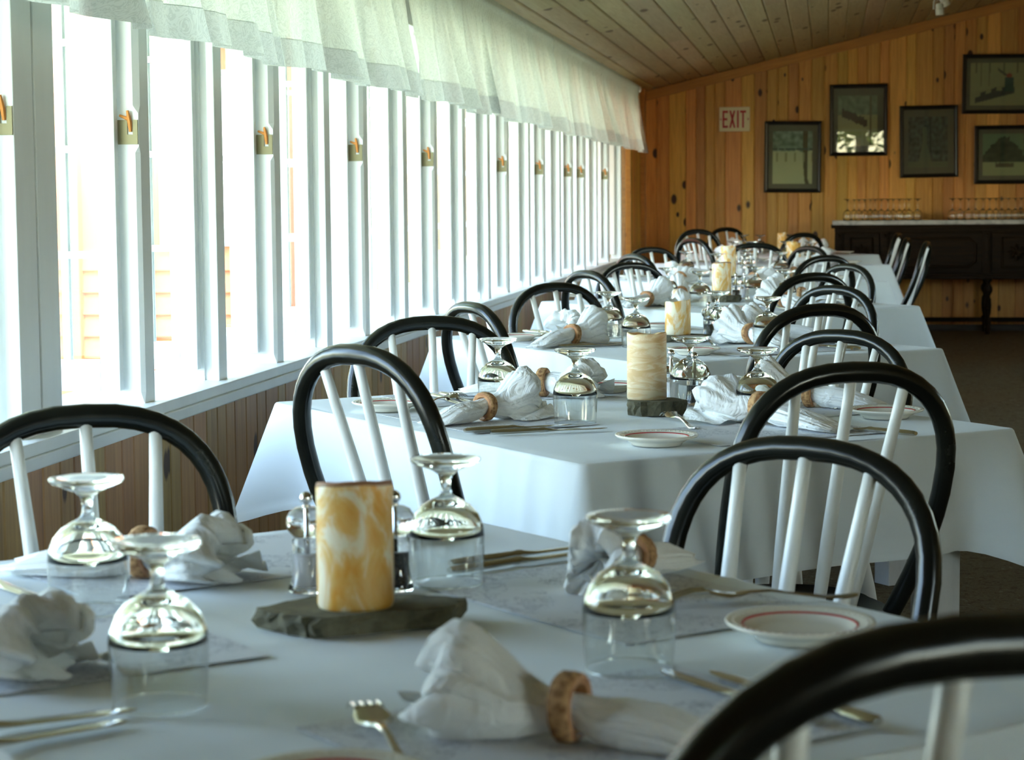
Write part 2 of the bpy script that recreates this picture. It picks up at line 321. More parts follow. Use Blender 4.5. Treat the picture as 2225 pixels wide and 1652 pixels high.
# ---------------------------------------------------------------- window wall (left)
YE=17.35   # the glazed run ends here, pine boards from here to the corner
wl=struct('wall_left',MB().box(-1.85,WX-.035,Y0,1.75,.68,2.35).box(-1.85,WX-.015,Y0,YE,0,.68).box(-1.85,WX-.015,YE,YB+.05,0,2.35).mesh('wall_left',M_WAINS))
rg=random.Random(11); cw={}
y=Y0; cnt=0
while y<YB:
    wd=rg.choice([.085,.115,.14,.10]); full=y>=YE
    if full and y+wd>YB: wd=YB-y
    h=(ceilz(WX)-.01) if full else .672
    key=(round(wd,3),full)
    if y+wd>YE and not full: wd=YE-y; key=(round(wd,3),full)
    if wd>.01:
        if key not in cw: cw[key]=plank(h,wd-.002,.018,.005).mesh('plank',M_WALLP if full else M_WAINS)
        o=link('plank',cw[key],wl); o.matrix_world=Matrix(((0,0,1,WX-.015),(0,-1,0,y+wd),(1,0,0,0),(0,0,0,1)))
    y+=wd; cnt+=1
# vertical corner trims
struct('trim_2',MB().box(WX-.01,WX+.03,YE-.02,YE+.10,.0,2.19,ch=.004).mesh('trim_2',M_TRIM))
struct('trim_3',MB().box(WX-.01,WX+.045,YB-.55,YB-.45,0,2.19,ch=.004).mesh('trim_3',M_TRIM))
# sill, apron, header
struct('trim_4',MB().box(-1.98,-1.64,Y0,YE,.693,.722,ch=.004).box(-1.665,-1.632,Y0,YE,.665,.693,ch=.003).mesh('trim_4',M_WHITE))
struct('trim_5',MB().box(-1.86,-1.70,Y0,YE,1.94,2.30).mesh('trim_5',M_WHITE))
posts=[(131,4.387,'d'),(333,5.028,'h'),(492,5.672,'p'),(615,6.290,'h'),(723,6.949,'p'),(804,7.538,'h'),(889,8.269,'p'),(954,8.928,'h'),(1015,9.646,'p'),(1068,10.367,'p'),(1109,11.002,'h'),(1155,11.811,'p'),(1187,12.446,'h'),(1221,13.198,'p'),(1247,13.837,'h'),(1274,14.567,'h'),(1300,15.345,'p'),(1325,16.175,'h'),(1352,17.176,'p')]
plist=[(b,c) for a,b,c in posts]
y=4.387-.70
while y>1.9: plist.insert(0,(y,'h' if len(plist)%2 else 'p')); y-=.66
def post_mesh(kind,hz):
    m=MB(); Z0,Z1=.72,1.945; W=.078
    if kind=='h':
        # full-depth post, near room-side corner chamfered except around the latch
        lev=[(Z0,.0),(Z0+.03,.010),(hz-.06,.010),(hz-.045,.0),(hz+.035,.0),(hz+.055,.014),(Z1,.014)]
        base=0
        for z,c in lev:
            c=max(c,.0005); m.v+=[(-.045,-W,z),(-c,-W,z),(0,-W+c,z),(0,0,z),(-.045,0,z)]
        n=5
        for i in range(len(lev)-1):
            for q in range(n): m.f.append((i*n+q,i*n+(q+1)%n,(i+1)*n+(q+1)%n,(i+1)*n+q)); m.m.append(0)
        m.f.append(tuple(range(n))[::-1]); e=(len(lev)-1)*n; m.f.append(tuple(range(e,e+n))); m.m+=[0,0]
    elif kind=='p':
        m.box(-.022,0,-W,0,Z0,Z1,ch=.003); m.box(-.045,-.022,-W+.014,-.014,Z0,Z1)
    else:
        m.box(-.035,0,-.115,0,Z0,Z1,ch=.003); m.box(-.035,0,-.235,-.125,Z0,Z1,ch=.003); m.box(-.06,-.03,-.22,-.015,Z0,Z1)
    return m
PM={k:post_mesh(k,1.405).mesh('post',M_WHITE) for k in 'hpd'}
# casement sash swung outward: lies in the local XZ plane from x=-W..0, hinge at x=0
SW,SZ0,SZ1=.272,.755,1.925
def sash():
    m=MB(); T=.016; st=.050; br=.078; tr=.05; mu=.009
    m.box(-st,0,-T,T,SZ0,SZ1,ch=.003); m.box(-SW,-SW+st,-T,T,SZ0,SZ1,ch=.003)
    m.box(-SW+st,-st,-T,T,SZ0,SZ0+br,ch=.003); m.box(-SW+st,-st,-T,T,SZ1-tr,SZ1,ch=.003)
    x0,x1,z0,z1=-SW+st,-st,SZ0+br,SZ1-tr; xm=(x0+x1)/2
    m.box(xm-mu,xm+mu,-.012,.012,z0,z1)
    for i in(1,2,3):
        z=z0+(z1-z0)*i/4; m.box(x0,x1,-.0115,.0115,z-mu,z+mu)
    return m,(x0,x1,z0,z1,xm)
sm,(x0,x1,z0,z1,xm)=sash(); SASH=sm.mesh('sash',M_WHITE)
hpane=(z1-z0)/4-.018; wpane=(x1-x0)/2-.009
PANE=MB().box(0,wpane,-.0015,.0015,0,hpane).mesh('pane',M_PANE)
JAMB=MB().box(-.085,-.045,-.072,-.012,.722,1.945).mesh('jamb',M_WHITE)
plate=MB(); 
for q in [(-.05,-.022,-.0035,0,-.03,.03),(-.008,.004,-.0035,0,-.03,.03),(-.022,-.008,-.0035,0,-.03,-.006)]: plate.box(*q)
PLATE=plate.mesh('latch_plate',M_BRASS)
TAB=MB().tube([(-.016,-.002,-.004),(-.017,-.006,.02),(-.021,-.009,.048)],[.0045,.006,.0035],6).tube([(-.018,-.006,.026),(-.042,-.007,.036)],[.005,.003],6).mesh('strap',M_TAB)
for i,(y,kd) in enumerate(plist):
    wv=struct('window_%d'%(i+1)); 
    p=link('post',PM[kd],wv,(WX-.03,y,0))
    if kd=='h': 
        lp=link('latch_plate',PLATE,p,(-.006,-.0785,1.395)); link('strap',TAB,p,(-.004,-.0785,1.40))
        lp['label']='dull brass latch plate with a notch'
    if kd=='d':
        link('latch_plate',PLATE,p,(-.006,-.2355,1.395)); link('strap',TAB,p,(-.004,-.2355,1.40))
    link('jamb',JAMB,wv,(WX-.03,y,0))
    back={'h':.078,'p':.078,'d':.235}[kd]
    if y<2.5: continue
    # casement leaf hinged at the post and swung open outward
    for sy,yy in((-1,y-back-.018),):
        if sy>0 and i+1==len(plist): continue
        sh=link('sash',SASH,wv,(WX-.082,yy,0),(0,0,R(random.Random(i*3+sy).uniform(-3,3)+(2 if sy<0 else -2))))
        for a in range(2):
            for b_ in range(4):
                link('pane',PANE,sh,((x0 if a==0 else xm+.009),0,z0+(z1-z0)*b_/4+.009))
# ---- placements measured on the photograph, in metres
TABLES={
 1:(-0.489,2.215,43.0,0.690,0.520),
 2:(-0.455,4.535,38.5,0.690,0.520),
 3:(-0.492,6.801,37.2,0.707,0.533),
 4:(-0.453,9.289,39.4,0.700,0.528),
 5:(-0.542,11.945,39.6,0.725,0.546),
 6:(-0.400,14.700,39.0,0.690,0.520),
 7:(-0.420,17.200,39.0,0.690,0.520),
}
CHAIRS=[
 (1,'fl',-0.975,2.747,-61.0,0.918),
 (1,'fr',-0.157,2.733,-117.7,0.880),
 (1,'nr',-0.059,1.450,119.4,0.982),
 (2,'nl',-0.655,3.840,50.2,0.965),
 (2,'fl',-0.935,4.997,-74.4,0.922),
 (2,'nr',-0.086,3.870,117.9,0.937),
 (2,'fr',-0.114,5.102,-123.5,0.884),
 (3,'nl',-0.818,6.205,36.8,0.920),
 (3,'fl',-0.832,7.536,-49.8,0.906),
 (3,'nr',-0.176,6.054,125.0,0.925),
 (3,'fr',-0.154,7.438,-132.3,0.899),
 (4,'nl',-0.763,8.678,39.4,0.926),
 (4,'fl',-0.786,10.050,-50.6,0.903),
 (4,'nr',-0.227,8.439,129.4,0.924),
 (4,'fr',-0.113,9.865,-140.6,0.900),
 (5,'nl',-0.804,11.248,39.6,0.923),
 (5,'fl',-0.906,12.714,-50.4,0.914),
 (5,'nr',-0.182,11.172,129.6,0.915),
 (5,'fr',-0.318,12.688,-140.4,0.919),
 (6,'nl',-0.665,14.042,39.0,0.952),
 (6,'fl',-0.784,15.405,-51.0,0.982),
 (6,'nr',-0.460,13.580,92.0,0.930),
 (7,'fl',-0.692,17.996,-51.0,0.956),
 (7,'nr',-0.350,16.240,129.0,0.944),
]
GOBLETS=[
 (1,'fl',-0.842,2.267),
 (1,'nl',-0.619,1.846),
 (1,'fr',-0.461,2.483),
 (1,'nr',-0.194,2.043),
 (2,'fl',-0.735,4.626),
 (2,'nl',-0.521,4.307),
 (2,'fr',-0.305,4.702),
 (2,'nr',-0.142,4.350),
 (3,'fl',-0.724,6.943),
 (3,'nl',-0.595,6.528),
 (3,'fr',-0.362,6.968),
 (3,'nr',-0.183,6.582),
 (4,'fl',-0.709,9.336),
 (4,'nl',-0.533,8.864),
 (4,'fr',-0.318,9.425),
 (4,'nr',-0.173,8.947),
 (5,'fl',-0.813,12.176),
 (5,'nl',-0.601,11.656),
 (5,'fr',-0.491,12.655),
 (5,'nr',-0.256,11.892),
]
PLATES=[
 (1,'fr',-0.026,2.209),
 (1,'nr',-0.384,1.560),
 (2,'nr',-0.320,3.942),
 (2,'nl',-0.974,4.539),
 (2,'fl',-0.530,5.021),
 (2,'fr',0.127,4.461),
 (3,'nl',-1.018,6.805),
 (3,'nr',-0.393,6.230),
 (4,'nr',-0.384,8.600),
 (4,'nl',-1.173,9.872),
]
CANDLES=[
 (1,-0.513,2.205),
 (2,-0.394,4.553),
 (3,-0.479,6.741),
 (4,-0.458,9.317),
 (5,-0.549,11.804),
]
STONES=[
 (1,-0.526,2.268),
 (2,-0.374,4.589),
 (3,-0.481,6.841),
 (4,-0.451,9.571),
 (5,-0.547,12.176),
]
MILLS=[
 (1,-0.619,2.410),
 (1,-0.515,2.432),
 (2,-0.353,4.767),
 (2,-0.295,4.686),
 (3,-0.389,6.956),
 (4,-0.409,9.528),
 (4,-0.373,9.613),
 (5,-0.494,12.383),
 (5,-0.445,12.452),
]
NAPKINS=[
 (1,'nr',-0.219,1.757,-11),
 (1,'nl',-0.865,1.965,160),
 (1,'fl',-0.846,2.470,169),
 (1,'fr',-0.235,2.52,66),
 (2,'nl',-0.716,4.324,-106),
 (2,'nr',-0.131,4.307,-45),
 (2,'fl',-0.666,4.867,171),
 (2,'fr',-0.035,4.664,98),
 (3,'nl',-0.807,6.595,-122),
 (3,'nr',-0.236,6.658,-55),
 (3,'fl',-0.823,7.082,56),
 (4,'nl',-0.768,8.933,-114),
 (4,'nr',-0.178,8.860,-58),
 (4,'fl',-0.658,9.447,-82),
 (5,'nl',-0.787,11.293,-103),
 (5,'nr',-0.384,11.160,-128),
]
FORKS=[
 (1,'fr',-0.172,2.369,20),
 (1,'nr',-0.421,1.828,-66),
 (2,'nr',-0.338,4.408,-70),
 (2,'nl',-0.851,4.800,-109),
 (2,'fr',-0.036,4.834,-74),
 (3,'nr',-0.403,6.793,-75),
 (3,'fl',-0.550,7.512,-89),
]
KNIVES=[
 (1,'nr',-0.154,2.017,-51),
 (1,'nr',-0.106,2.018,-50),
 (1,'fr',-0.309,2.756,-134),
 (1,'fr',-0.304,2.709,-133),
 (1,'nl',-0.635,1.803,-143),
 (1,'nl',-0.629,1.761,-133),
 (1,'fl',-0.907,2.305,139),
 (2,'nl',-0.527,4.232,-144),
 (2,'nl',-0.448,4.170,-154),
 (2,'fl',-0.814,4.629,119),
 (2,'fl',-0.800,4.672,119),
 (2,'nr',-0.013,4.256,-38),
 (3,'nl',-0.654,6.656,-155),
 (3,'nl',-0.617,6.574,-156),
]
# ---------------------------------------------------------------- sheer valances on a rod under the ceiling
rod=link('curtain_rod',MB().tube([(-1.53,-4.,2.105),(-1.53,17.05,2.105)],.011,10).lathe([(.0,-.03),(.02,-.02),(.024,0),(.02,.02),(.0,.03)],12,c=(-1.53,17.07,2.105)).mesh('curtain_rod',M_RODM,True))
tag(rod,'thin white curtain rod running below the ceiling along the whole window wall','curtain rod')
for k,y in enumerate([-3.5,1.0,4.3,7.4,10.2,12.6,15.0,17.0]):
    br=link('bracket',MB().box(-1.70,-1.52,-.008,.008,-.012,.012).mesh('bracket',M_RODM),rod,(0,y,2.10))
def valance(y0,y1,seed):
    rg=random.Random(seed); n=max(24,int((y1-y0)/.009)); rows=16; m=MB()
    ph=[rg.uniform(0,6.28) for _ in range(4)]
    ZT,ZB=2.135,1.60
    # pleat centres, irregular
    cen=[]; yy=y0-.1
    while yy<y1+.2: cen.append((yy,rg.uniform(.6,1.25))); yy+=rg.uniform(.17,.36)
    def pos(t,z):
        y=y0+(y1-y0)*t; d=(ZT-z)/(ZT-ZB)
        j=max(i for i in range(len(cen)) if cen[i][0]<=y); A=cen[j]; B=cen[min(j+1,len(cen)-1)]; q=(y-A[0])/max(.01,B[0]-A[0])
        pl=A[1]*(math.sin(PI*q)**.7 if 0<=q<=1 else 0)*(1 if j%2 else .75)   # each pleat billows into the room, tight valleys between
        sh=math.cos(PI*min(1,max(0,q)))
        fine=.006*math.sin(y*2*PI/.055+ph[3])*(1-d)**2
        dd=0 if d<.14 else (d-.14)/.86
        ox=-1.53+(.014 if d<.14 and d>.02 else .004)+fine+dd*(.010+.105*pl)+dd*.006*math.sin(y*47+ph[0])
        return (ox,y+dd*.028*sh,z+.010*dd*math.sin(y*5+seed)-.012*dd*pl)
    zs=[ZT,2.122,2.105,2.088,2.07]+[2.07-(2.07-ZB)*i/rows for i in range(1,rows+1)]
    zs=[z for z in zs if z>1.675]+[1.675]
    def grid(zl,off=0):
        g=MB()
        for z in zl:
            for i in range(n+1):
                p=pos(i/n,z); g.v.append((p[0]+off,p[1],p[2]))
        for j in range(len(zl)-1):
            for i in range(n): a=j*(n+1)+i; g.f.append((a,a+1,a+n+2,a+n+1)); g.m.append(0)
        return g
    return grid(zs).mesh('valance',M_SHEER,True), grid([1.677,1.66,1.64,1.62,1.60],.0012).mesh('hem',M_HEM,True)
# panel limits along the wall
vp=[(1.9,4.30),(4.34,5.42),(5.45,6.48),(6.50,7.45),(7.48,9.2),(9.22,11.6),(11.62,14.1),(14.12,16.95)]
vl=['sheer white valance panel hanging closest to the camera at the top left corner','wide sheer patterned valance panel over the first window past the grey double post',
'sheer white valance panel with dangling pleats over the second latched window post','narrow greenish sheer valance panel between the third and fourth latched posts',
'pleated sheer valance panel above the fifth latch post, green light behind it','sheer valance panel over the middle windows, above the second table chairs',
'sheer pleated valance panel next to last before the pine back wall','last sheer valance panel, its end hanging free beside the pine corner']
for i,((a,b),l) in enumerate(zip(vp,vl)):
    me,hm=valance(a,b,i+1); v=link('valance',me); tag(v,l,'valance','sheer valances over the windows'); link('hem',hm,v)
# ---------------------------------------------------------------- outside
lawn=struct('ground',MB().box(-90,-1.86,-30,110,-.55,-.5).mesh('ground',M_GRASS)); lawn['kind']='structure'
cb=thing('cabin','red stained timber cabin outside, seen through the nearest open casement','building',(-6.1,14.0,-.5))
m=MB()
link('wall',MB().box(-2.3,2.2,.03,3.0,0,3.4).mesh('wall',M_CABIN),cb)
for i in range(9): 
    z=.0+i*.155; link('clapboard',MB().add([(-2.3,0,z),(2.2,0,z),(2.2,.03,z+.15),(-2.3,.03,z+.15),(-2.3,.03,z),(2.2,.03,z)],[(0,1,2,3),(0,4,5,1)]).mesh('clapboard',M_CABIN),cb)
for x in(-2.3,-1.15,.0,.78,1.3,2.1): link('post',MB().box(x,x+.13,-.06,.03,0,3.3,ch=.01).mesh('post',M_CABIN),cb)
for x in(-2.1,-1.0,.2,1.5):
    wv=link('window',MB().box(x,x+.5,-.035,.03,1.42,2.6).mesh('window',M_WHITE),cb); link('pane',MB().box(x+.05,x+.45,-.045,-.035,1.47,2.55).mesh('pane',M_CABINW),wv)
link('beam',MB().box(-2.4,2.3,-.12,.05,2.85,3.05,ch=.01).mesh('beam',M_CABIN),cb)
link('roof',MB().add([(-2.7,-.6,3.2),(2.6,-.6,3.2),(2.6,1.5,4.4),(-2.7,1.5,4.4),(-2.7,3.6,3.2),(2.6,3.6,3.2)],[(0,1,2,3),(3,2,5,4)]).mesh('roof',mat('dark_shingles',(.12,.1,.09),.9)),cb)
def crown(seed,n,rx,rz):
    rg=random.Random(seed); m=MB()
    lobes=[(rg.uniform(-.5,.5)*rx,rg.uniform(-.5,.5)*rx,rg.uniform(-.5,.5)*rz,rg.uniform(.45,.75)) for _ in range(9)]
    for i in range(n):
        l=rg.choice(lobes); a=rg.uniform(0,2*PI); c=rg.uniform(-1,1); q=math.sqrt(1-c*c); rr=l[3]*rx*rg.uniform(.75,1.02)
        p=Vector((l[0]+rr*q*math.cos(a),l[1]+rr*q*math.sin(a),l[2]+rr*c*.8)); s=rg.uniform(.07,.14)
        d=Vector((rg.uniform(-1,1),rg.uniform(-1,1),rg.uniform(-1,1))).normalized(); e=d.orthogonal().normalized()
        m.add([p-d*s,p+e*s*.5,p+d*s,p-e*s*.5],[(0,1,2,3)])
    return m.mesh('foliage',M_LEAF)
CR=[crown(1,5200,2.2,2.4),crown(2,4600,1.9,3.0)]
TR=MB().tube([(0,0,0),(.05,0,1.5),(-.05,.05,3),(0,0,4.6)],[.2,.16,.12,.05],9).tube([(0,0,2.4),(.7,.2,3.6)],[.07,.03],6).tube([(0,0,2.7),(-.6,-.3,3.8)],[.06,.03],6).mesh('trunk',M_TRUNK,True)
tl=['leafy tree outside behind the red cabin, seen through the first panes','tall leafy tree outside left of the red cabin','leafy tree outside beyond the second open casement','sunlit tree outside past the third window bay',
'bright green tree outside above the middle valances','leafy tree outside opposite the far windows','farthest leafy tree outside the last windows','broad tree outside between cabin and far windows']+['%s leafy tree counted from the cabin, in the row far outside'%q for q in 'first second third fourth fifth sixth seventh eighth ninth tenth eleventh twelfth thirteenth fourteenth'.split()]
for i,((x,y,s),l) in enumerate(zip([(-9.5,19,1.2),(-12,13.5,1.3),(-7.6,23.5,1.25),(-9.,30,1.5),(-8,38,1.7),(-6.5,48,1.8),(-12,60,2.4),(-14,36,2.2)]+[(-11-2.0*(j%3),20+7*j,2.0+.25*(j%3)) for j in range(10)]+[(-16,12,2.),(-5.2,62,2.2),(.9,-15,1.1),(3.4,-18,1.5)],tl)):
    t=thing('leafy_tree',l,'tree',(x,y,-.5),i*1.3,'trees outside the windows'); t.scale=(s,s,s)
    link('trunk',TR,t); link('foliage',CR[i%2],t,(0,0,4.3)); t.children[-1]['kind']='stuff'
# ---------------------------------------------------------------- chairs (local: seat centre at the origin, facing +Y)
SEAT=.445; HT=.905
def hoop_pts(n=34):
    P=[]; L=math.hypot(.46,.165); hc=.56
    for i in range(n+1):
        t=i/n; s=-1 if t<.5 else 1; q=abs(t-.5)*2   # q 1 foot .. 0 apex
        if q>.62: a=(1-q)/.38; x=.172+.036*math.sin(a*PI/2); h=hc*a
        else:
            a=(q/.62)*PI/2; x=.208*math.sin(a)**.80; h=hc+(1-hc)*math.cos(a)**.80
        P.append(Vector((s*x,-.115-.165*h-.03*math.sin(h*PI),SEAT-.012+(HT-.0165-SEAT+.012)*h)))
    return P
HP=hoop_pts()
def hoop_at(x):
    best=min((p for p in HP if p.x*(1 if x>=0 else -1)>=-1e-6 and p.z>.70),key=lambda p:abs(p.x-x)); return best
ch=thing('windsor_chair','tmp','chair')
sb=MB(); prof=[]
for z,k in((SEAT-.032,.90),(SEAT-.030,.955),(SEAT-.018,1.0),(SEAT-.006,.995),(SEAT,.965),(SEAT-.004,.86),(SEAT-.010,.5),(SEAT-.010,0.001)):
    prof.append((k,z))
def seatw(i,a):
    c,s=math.cos(a),math.sin(a); rx=.205; ry=.205
    e=2.6; q=(abs(c)**e+abs(s)**e)**(-1/e); return (q*rx*(1.0 if s>0 else .97),0)
sb.lathe(prof,44,wob=seatw)
link('seat',sb.mesh('seat',M_BLACK,True,auto=50),ch)
hp=HP; rad=[.0168+.0015*(1-abs(i/(len(hp)-1)-.5)*2) for i in range(len(hp))]
ho=link('back_hoop',MB().tube(hp,rad,14,ell=1.0,up=(0,1,0)).mesh('back_hoop',M_BLACK,True,auto=60),ch)
for x in(-.118,0,.118):
    tp=hoop_at(x); ft=Vector((x*.62,-.150+abs(x)*.15,SEAT-.01)); pts=[ft.lerp(tp,i/6) for i in range(7)]
    link('spindle',MB().tube(pts,[.0105,.0122,.0128,.0122,.0112,.0102,.0098],10).mesh('spindle',M_SPIN,True),ch)
lg={}
for sx in(-1,1):
    for sy in(-1,1):
        a=Vector((sx*.135,sy*.13,SEAT-.025)); b_=Vector((sx*.195,sy*.20,0)); lg[sx,sy]=(a,b_)
        pts=[a.lerp(b_,i/8) for i in range(9)]; 
        link('leg',MB().tube(pts,[.013,.016,.019,.0195,.017,.0185,.0165,.014,.0115],12).mesh('leg',M_LEG,True,auto=60),ch)
for sx in(-1,1):
    p0=lg[sx,-1][0].lerp(lg[sx,-1][1],.55); p1=lg[sx,1][0].lerp(lg[sx,1][1],.55)
    link('stretcher',MB().tube([p0.lerp(p1,i/6) for i in range(7)],[.008,.010,.012,.013,.012,.010,.008],10).mesh('stretcher',M_LEG,True),ch)
q=.55; x=lg[1,1][0].lerp(lg[1,1][1],q).x; zz=SEAT-.025+(0-SEAT+.025)*q
link('stretcher',MB().tube([(-x+.0+2*x*i/6,0,zz) for i in range(7)],[.008,.010,.012,.013,.012,.010,.008],10).mesh('stretcher',M_LEG,True),ch)
first=[True]
def place_chair(x,y,ang,zt,label):
    sc=(1,1,zt/HT); rz=R(ang-90)
    if first[0]:
        first[0]=False; ch.location=(x,y,0); ch.rotation_euler=(0,0,rz); ch.scale=sc; ch['label']=label; ch['group']='black and white windsor chairs'; return ch
    return dup(ch,(x,y,0),rz,label,'black and white windsor chairs',sc)
CL={(1,'fl'):'black hoop-back chair behind the nearest table, hoop cut by the left frame edge',
(1,'fr'):'black hoop-back chair just behind the right edge of the nearest table',
(1,'nr'):'blurred closest black hoop-back chair at the bottom right corner',
(2,'nl'):'black hoop-back chair tilted left in front of the second table, beside the window sill',
(2,'fl'):'black hoop-back chair behind the left of the second table, below the sill',
(2,'nr'):'black hoop-back chair in front of the second table at right, its black seat showing',
(2,'fr'):'black hoop-back chair behind the right side of the second table'}
for k,s,x,y,a,zt in CHAIRS:
    place_chair(x,y,a,zt,CL.get((k,s),'black hoop-back chair with white spindles at the %s side of the %s table'%(SIDE[s],ORD[k]+(' table from the camera' if 0 else ''))))
place_chair(.36,13.6,170,.93,'black hoop-back chair seen side-on, the rightmost one before the dark sideboard')
place_chair(.30,15.3,170,.92,'black hoop-back chair seen side-on, second from the right before the sideboard')
place_chair(.27,16.3,168,.935,'black hoop-back chair seen side-on, mostly hidden, third from the right before the sideboard')
# ---------------------------------------------------------------- tables and cloths
def e12(a): return Vector((math.cos(R(a-90)),math.sin(R(a-90)))),Vector((math.cos(R(a)),math.sin(R(a))))
def cloth_mesh(h1,h2,seed):
    # local x runs along the long edge (e1), local y along e2
    rg=random.Random(seed); m=MB(); rc=.014; ZT=.75; L=.240
    out=[]  # outline of the table top with rounded corners: (pt, normal, corner distance)
    def arc(cx,cy,a0):
        for i in range(9):
            a=R(a0+i*90/8); out.append((Vector((cx+rc*math.cos(a),cy+rc*math.sin(a))),Vector((math.cos(a),math.sin(a)))))
    def line(p,q,n,k):
        for i in range(1,k): out.append((Vector(p).lerp(Vector(q),i/k),Vector(n)))
    X,Y=h1,h2; kx=int(X*2/.03); ky=int(Y*2/.03)
    arc(X-rc,-Y+rc,-90); line((X,-Y+rc),(X,Y-rc),(1,0),ky); arc(X-rc,Y-rc,0); line((X-rc,Y),(-X+rc,Y),(0,1),kx)
    arc(-X+rc,Y-rc,90); line((-X,Y-rc),(-X,-Y+rc),(-1,0),ky); arc(-X+rc,-Y+rc,180); line((-X+rc,-Y),(X-rc,-Y),(0,-1),kx)
    N=len(out); cs=[Vector((sx*X,sy*Y)) for sx in(-1,1) for sy in(-1,1)]
    ph=[rg.uniform(0,6.28) for _ in range(6)]; fl=[1.0,1.0,.35,1.0]  # corner order (-,-) (-,+) (+,-) (+,+)
    # top: rings shrinking to the middle
    def topz(x,y):
        z=ZT+.0016*noise.noise(Vector((x*5+seed,y*5,0)))+.0010*noise.noise(Vector((x*14,y*3+seed,1)))
        for g in(-.33,0.0,.34):   # pressed fold lines
            z+=.0016*math.exp(-((x-g)/.006)**2)+.0016*math.exp(-((y-g)/.006)**2)
        return z
    nx,ny=90,70; idx={}
    base=len(m.v)
    for j in range(ny+1):
        for i in range(nx+1):
            x=-X+rc*.3+(2*X-rc*.6)*i/nx; y=-Y+rc*.3+(2*Y-rc*.6)*j/ny
            m.v.append((x,y,topz(x,y)-.002*(1 if i in(0,nx) or j in(0,ny) else 0)))
    for j in range(ny):
        for i in range(nx):
            a=base+j*(nx+1)+i; m.f.append((a,a+1,a+nx+2,a+nx+1)); m.m.append(0)
    rows=[-.022,-.0045,-.0008,.0022,.006,.014,.03,.06,.09,.125,.16,.19,.208,.2225,.2255,.240]
    b0=len(m.v)
    for ri,d in enumerate(rows):
        for i,(p,nrm) in enumerate(out):
            s=i/N; cd=min((p-c).length for c in cs); ci=min(range(4),key=lambda q:(p-cs[q]).length)
            sg=.04 if ci==2 else .085; cn=math.exp(-(cd/sg)**2); dn=math.exp(-((cd-1.7*sg)/(.6*sg))**2)*(.5 if ci==2 else 1)
            if d<=0: o=d; z=ZT-.0020-(.0004 if d>-.01 else 0)
            else:
                dd=d/L; per=s*(4*(X+Y)/2)*2
                fold=.010*math.sin(per*8+ph[0])+.008*math.sin(per*17+ph[1])+.006*math.sin(per*4.3+ph[2])
                o=.003*min(1,d/.006)+dd*(.018+.095*cn*fl[ci]-.024*dn)+fold*dd*(1-cn)*.9
                if d>=.225: o+=.0022
                z=ZT-.0035-max(0,d-.004)*(1+.02*math.sin(per*3+ph[3]))-d*.20*cn+.004*dd*noise.noise(Vector((per*3,seed,0)))
                if 0<d<=.0025: z=ZT-.0030
            q=p+nrm*o if d>0 else p+nrm*o
            m.v.append((q.x,q.y,z))
    for ri in range(len(rows)-1):
        for i in range(N):
            a=b0+ri*N+i; b=b0+ri*N+(i+1)%N; m.f.append((a,b,b+N,a+N)); m.m.append(0)
    return m.mesh('tablecloth',M_CLOTH,True)
TN={1:'nearest table, filling the foreground',2:'second table, front corner at mid-picture',3:'third table from the camera',4:'fourth table from the camera',5:'fifth table from the camera',6:'sixth table from the camera',7:'farthest table, before the back wall'}
FR={}
for k,(cx,cy,a,h1,h2) in TABLES.items():
    t=thing('dining_table','white square-legged dining table under a cloth, %s'%TN[k],'table',(cx,cy,0),R(a-90),'cloth-covered dining tables')
    link('tabletop',MB().box(-h1+.02,h1-.02,-h2+.02,h2-.02,.715,.744,ch=.004).mesh('tabletop',M_LEG),t)
    link('apron',MB().box(-h1+.10,h1-.10,-h2+.08,-h2+.10,.63,.715).box(-h1+.10,h1-.10,h2-.10,h2-.08,.63,.715).box(-h1+.08,-h1+.10,-h2+.08,h2-.08,.63,.715).box(h1-.10,h1-.08,-h2+.08,h2-.08,.63,.715).mesh('apron',M_LEG),t)
    for sx in(-1,1):
        for sy in(-1,1): link('leg',MB().box(sx*(h1-.11)-.036,sx*(h1-.11)+.036,sy*(h2-.11)-.036,sy*(h2-.11)+.036,0,.715,ch=.003).mesh('leg',M_LEG),t)
    c=link('tablecloth',cloth_mesh(h1,h2,k),None,(cx,cy,0),(0,0,R(a-90))); tag(c,'white pressed linen cloth draped over the %s'%TN[k],'tablecloth','white tablecloths')
    e1,e2=e12(a); cc=Vector((cx,cy))
    FR[k]=dict(nl=(cc-e2*h2,e2,h1),nr=(cc+e1*h1,-e1,h2),fl=(cc-e1*h1,e1,h2),fr=(cc+e2*h2,-e2,h1))
# ---------------------------------------------------------------- table ware prototypes
TZ=.7525
GH=.157
outer=[(.0440,0),(.0455,.020),(.0470,.045),(.0475,.058),(.0455,.072),(.0400,.086),(.0300,.0975),(.0170,.1050),(.0095,.1085),(.0068,.113),(.0058,.120),(.0060,.127),(.0085,.1345),(.016,.1400),(.030,.1455),(.0415,.1505),(.0435,.1535),(.0425,.1560),(.034,.1560),(.018,.1530),(.006,.1515),(.0001,.1510)]
inner=[(.0425,.0),(.0439,.020),(.0453,.045),(.0457,.058),(.0436,.071),(.0378,.084),(.0270,.0945),(.0140,.1005),(.0001,.1015)]
gp=inner[::-1]+[(.0428,-.0006+.0006),(.0437,0)]+outer[1:]
GB=MB().lathe([(.0001,.0985),(.014,.0975),(.027,.0915),(.0378,.081),(.0436,.068),(.0455,.060),(.0472,.0605),(.0455,.072),(.0400,.086),(.0300,.0975),(.0170,.1050),(.0095,.1085),(.0068,.113),(.0058,.120),(.0060,.127),(.0085,.1345),(.016,.1400),(.030,.1455),(.0415,.1505),(.0435,.1535),(.0425,.1560),(.034,.1560),(.018,.1530),(.006,.1515),(.0001,.1510)],48,cap0=False,cap1=False).mesh('dome_and_foot',M_GLASS,True)
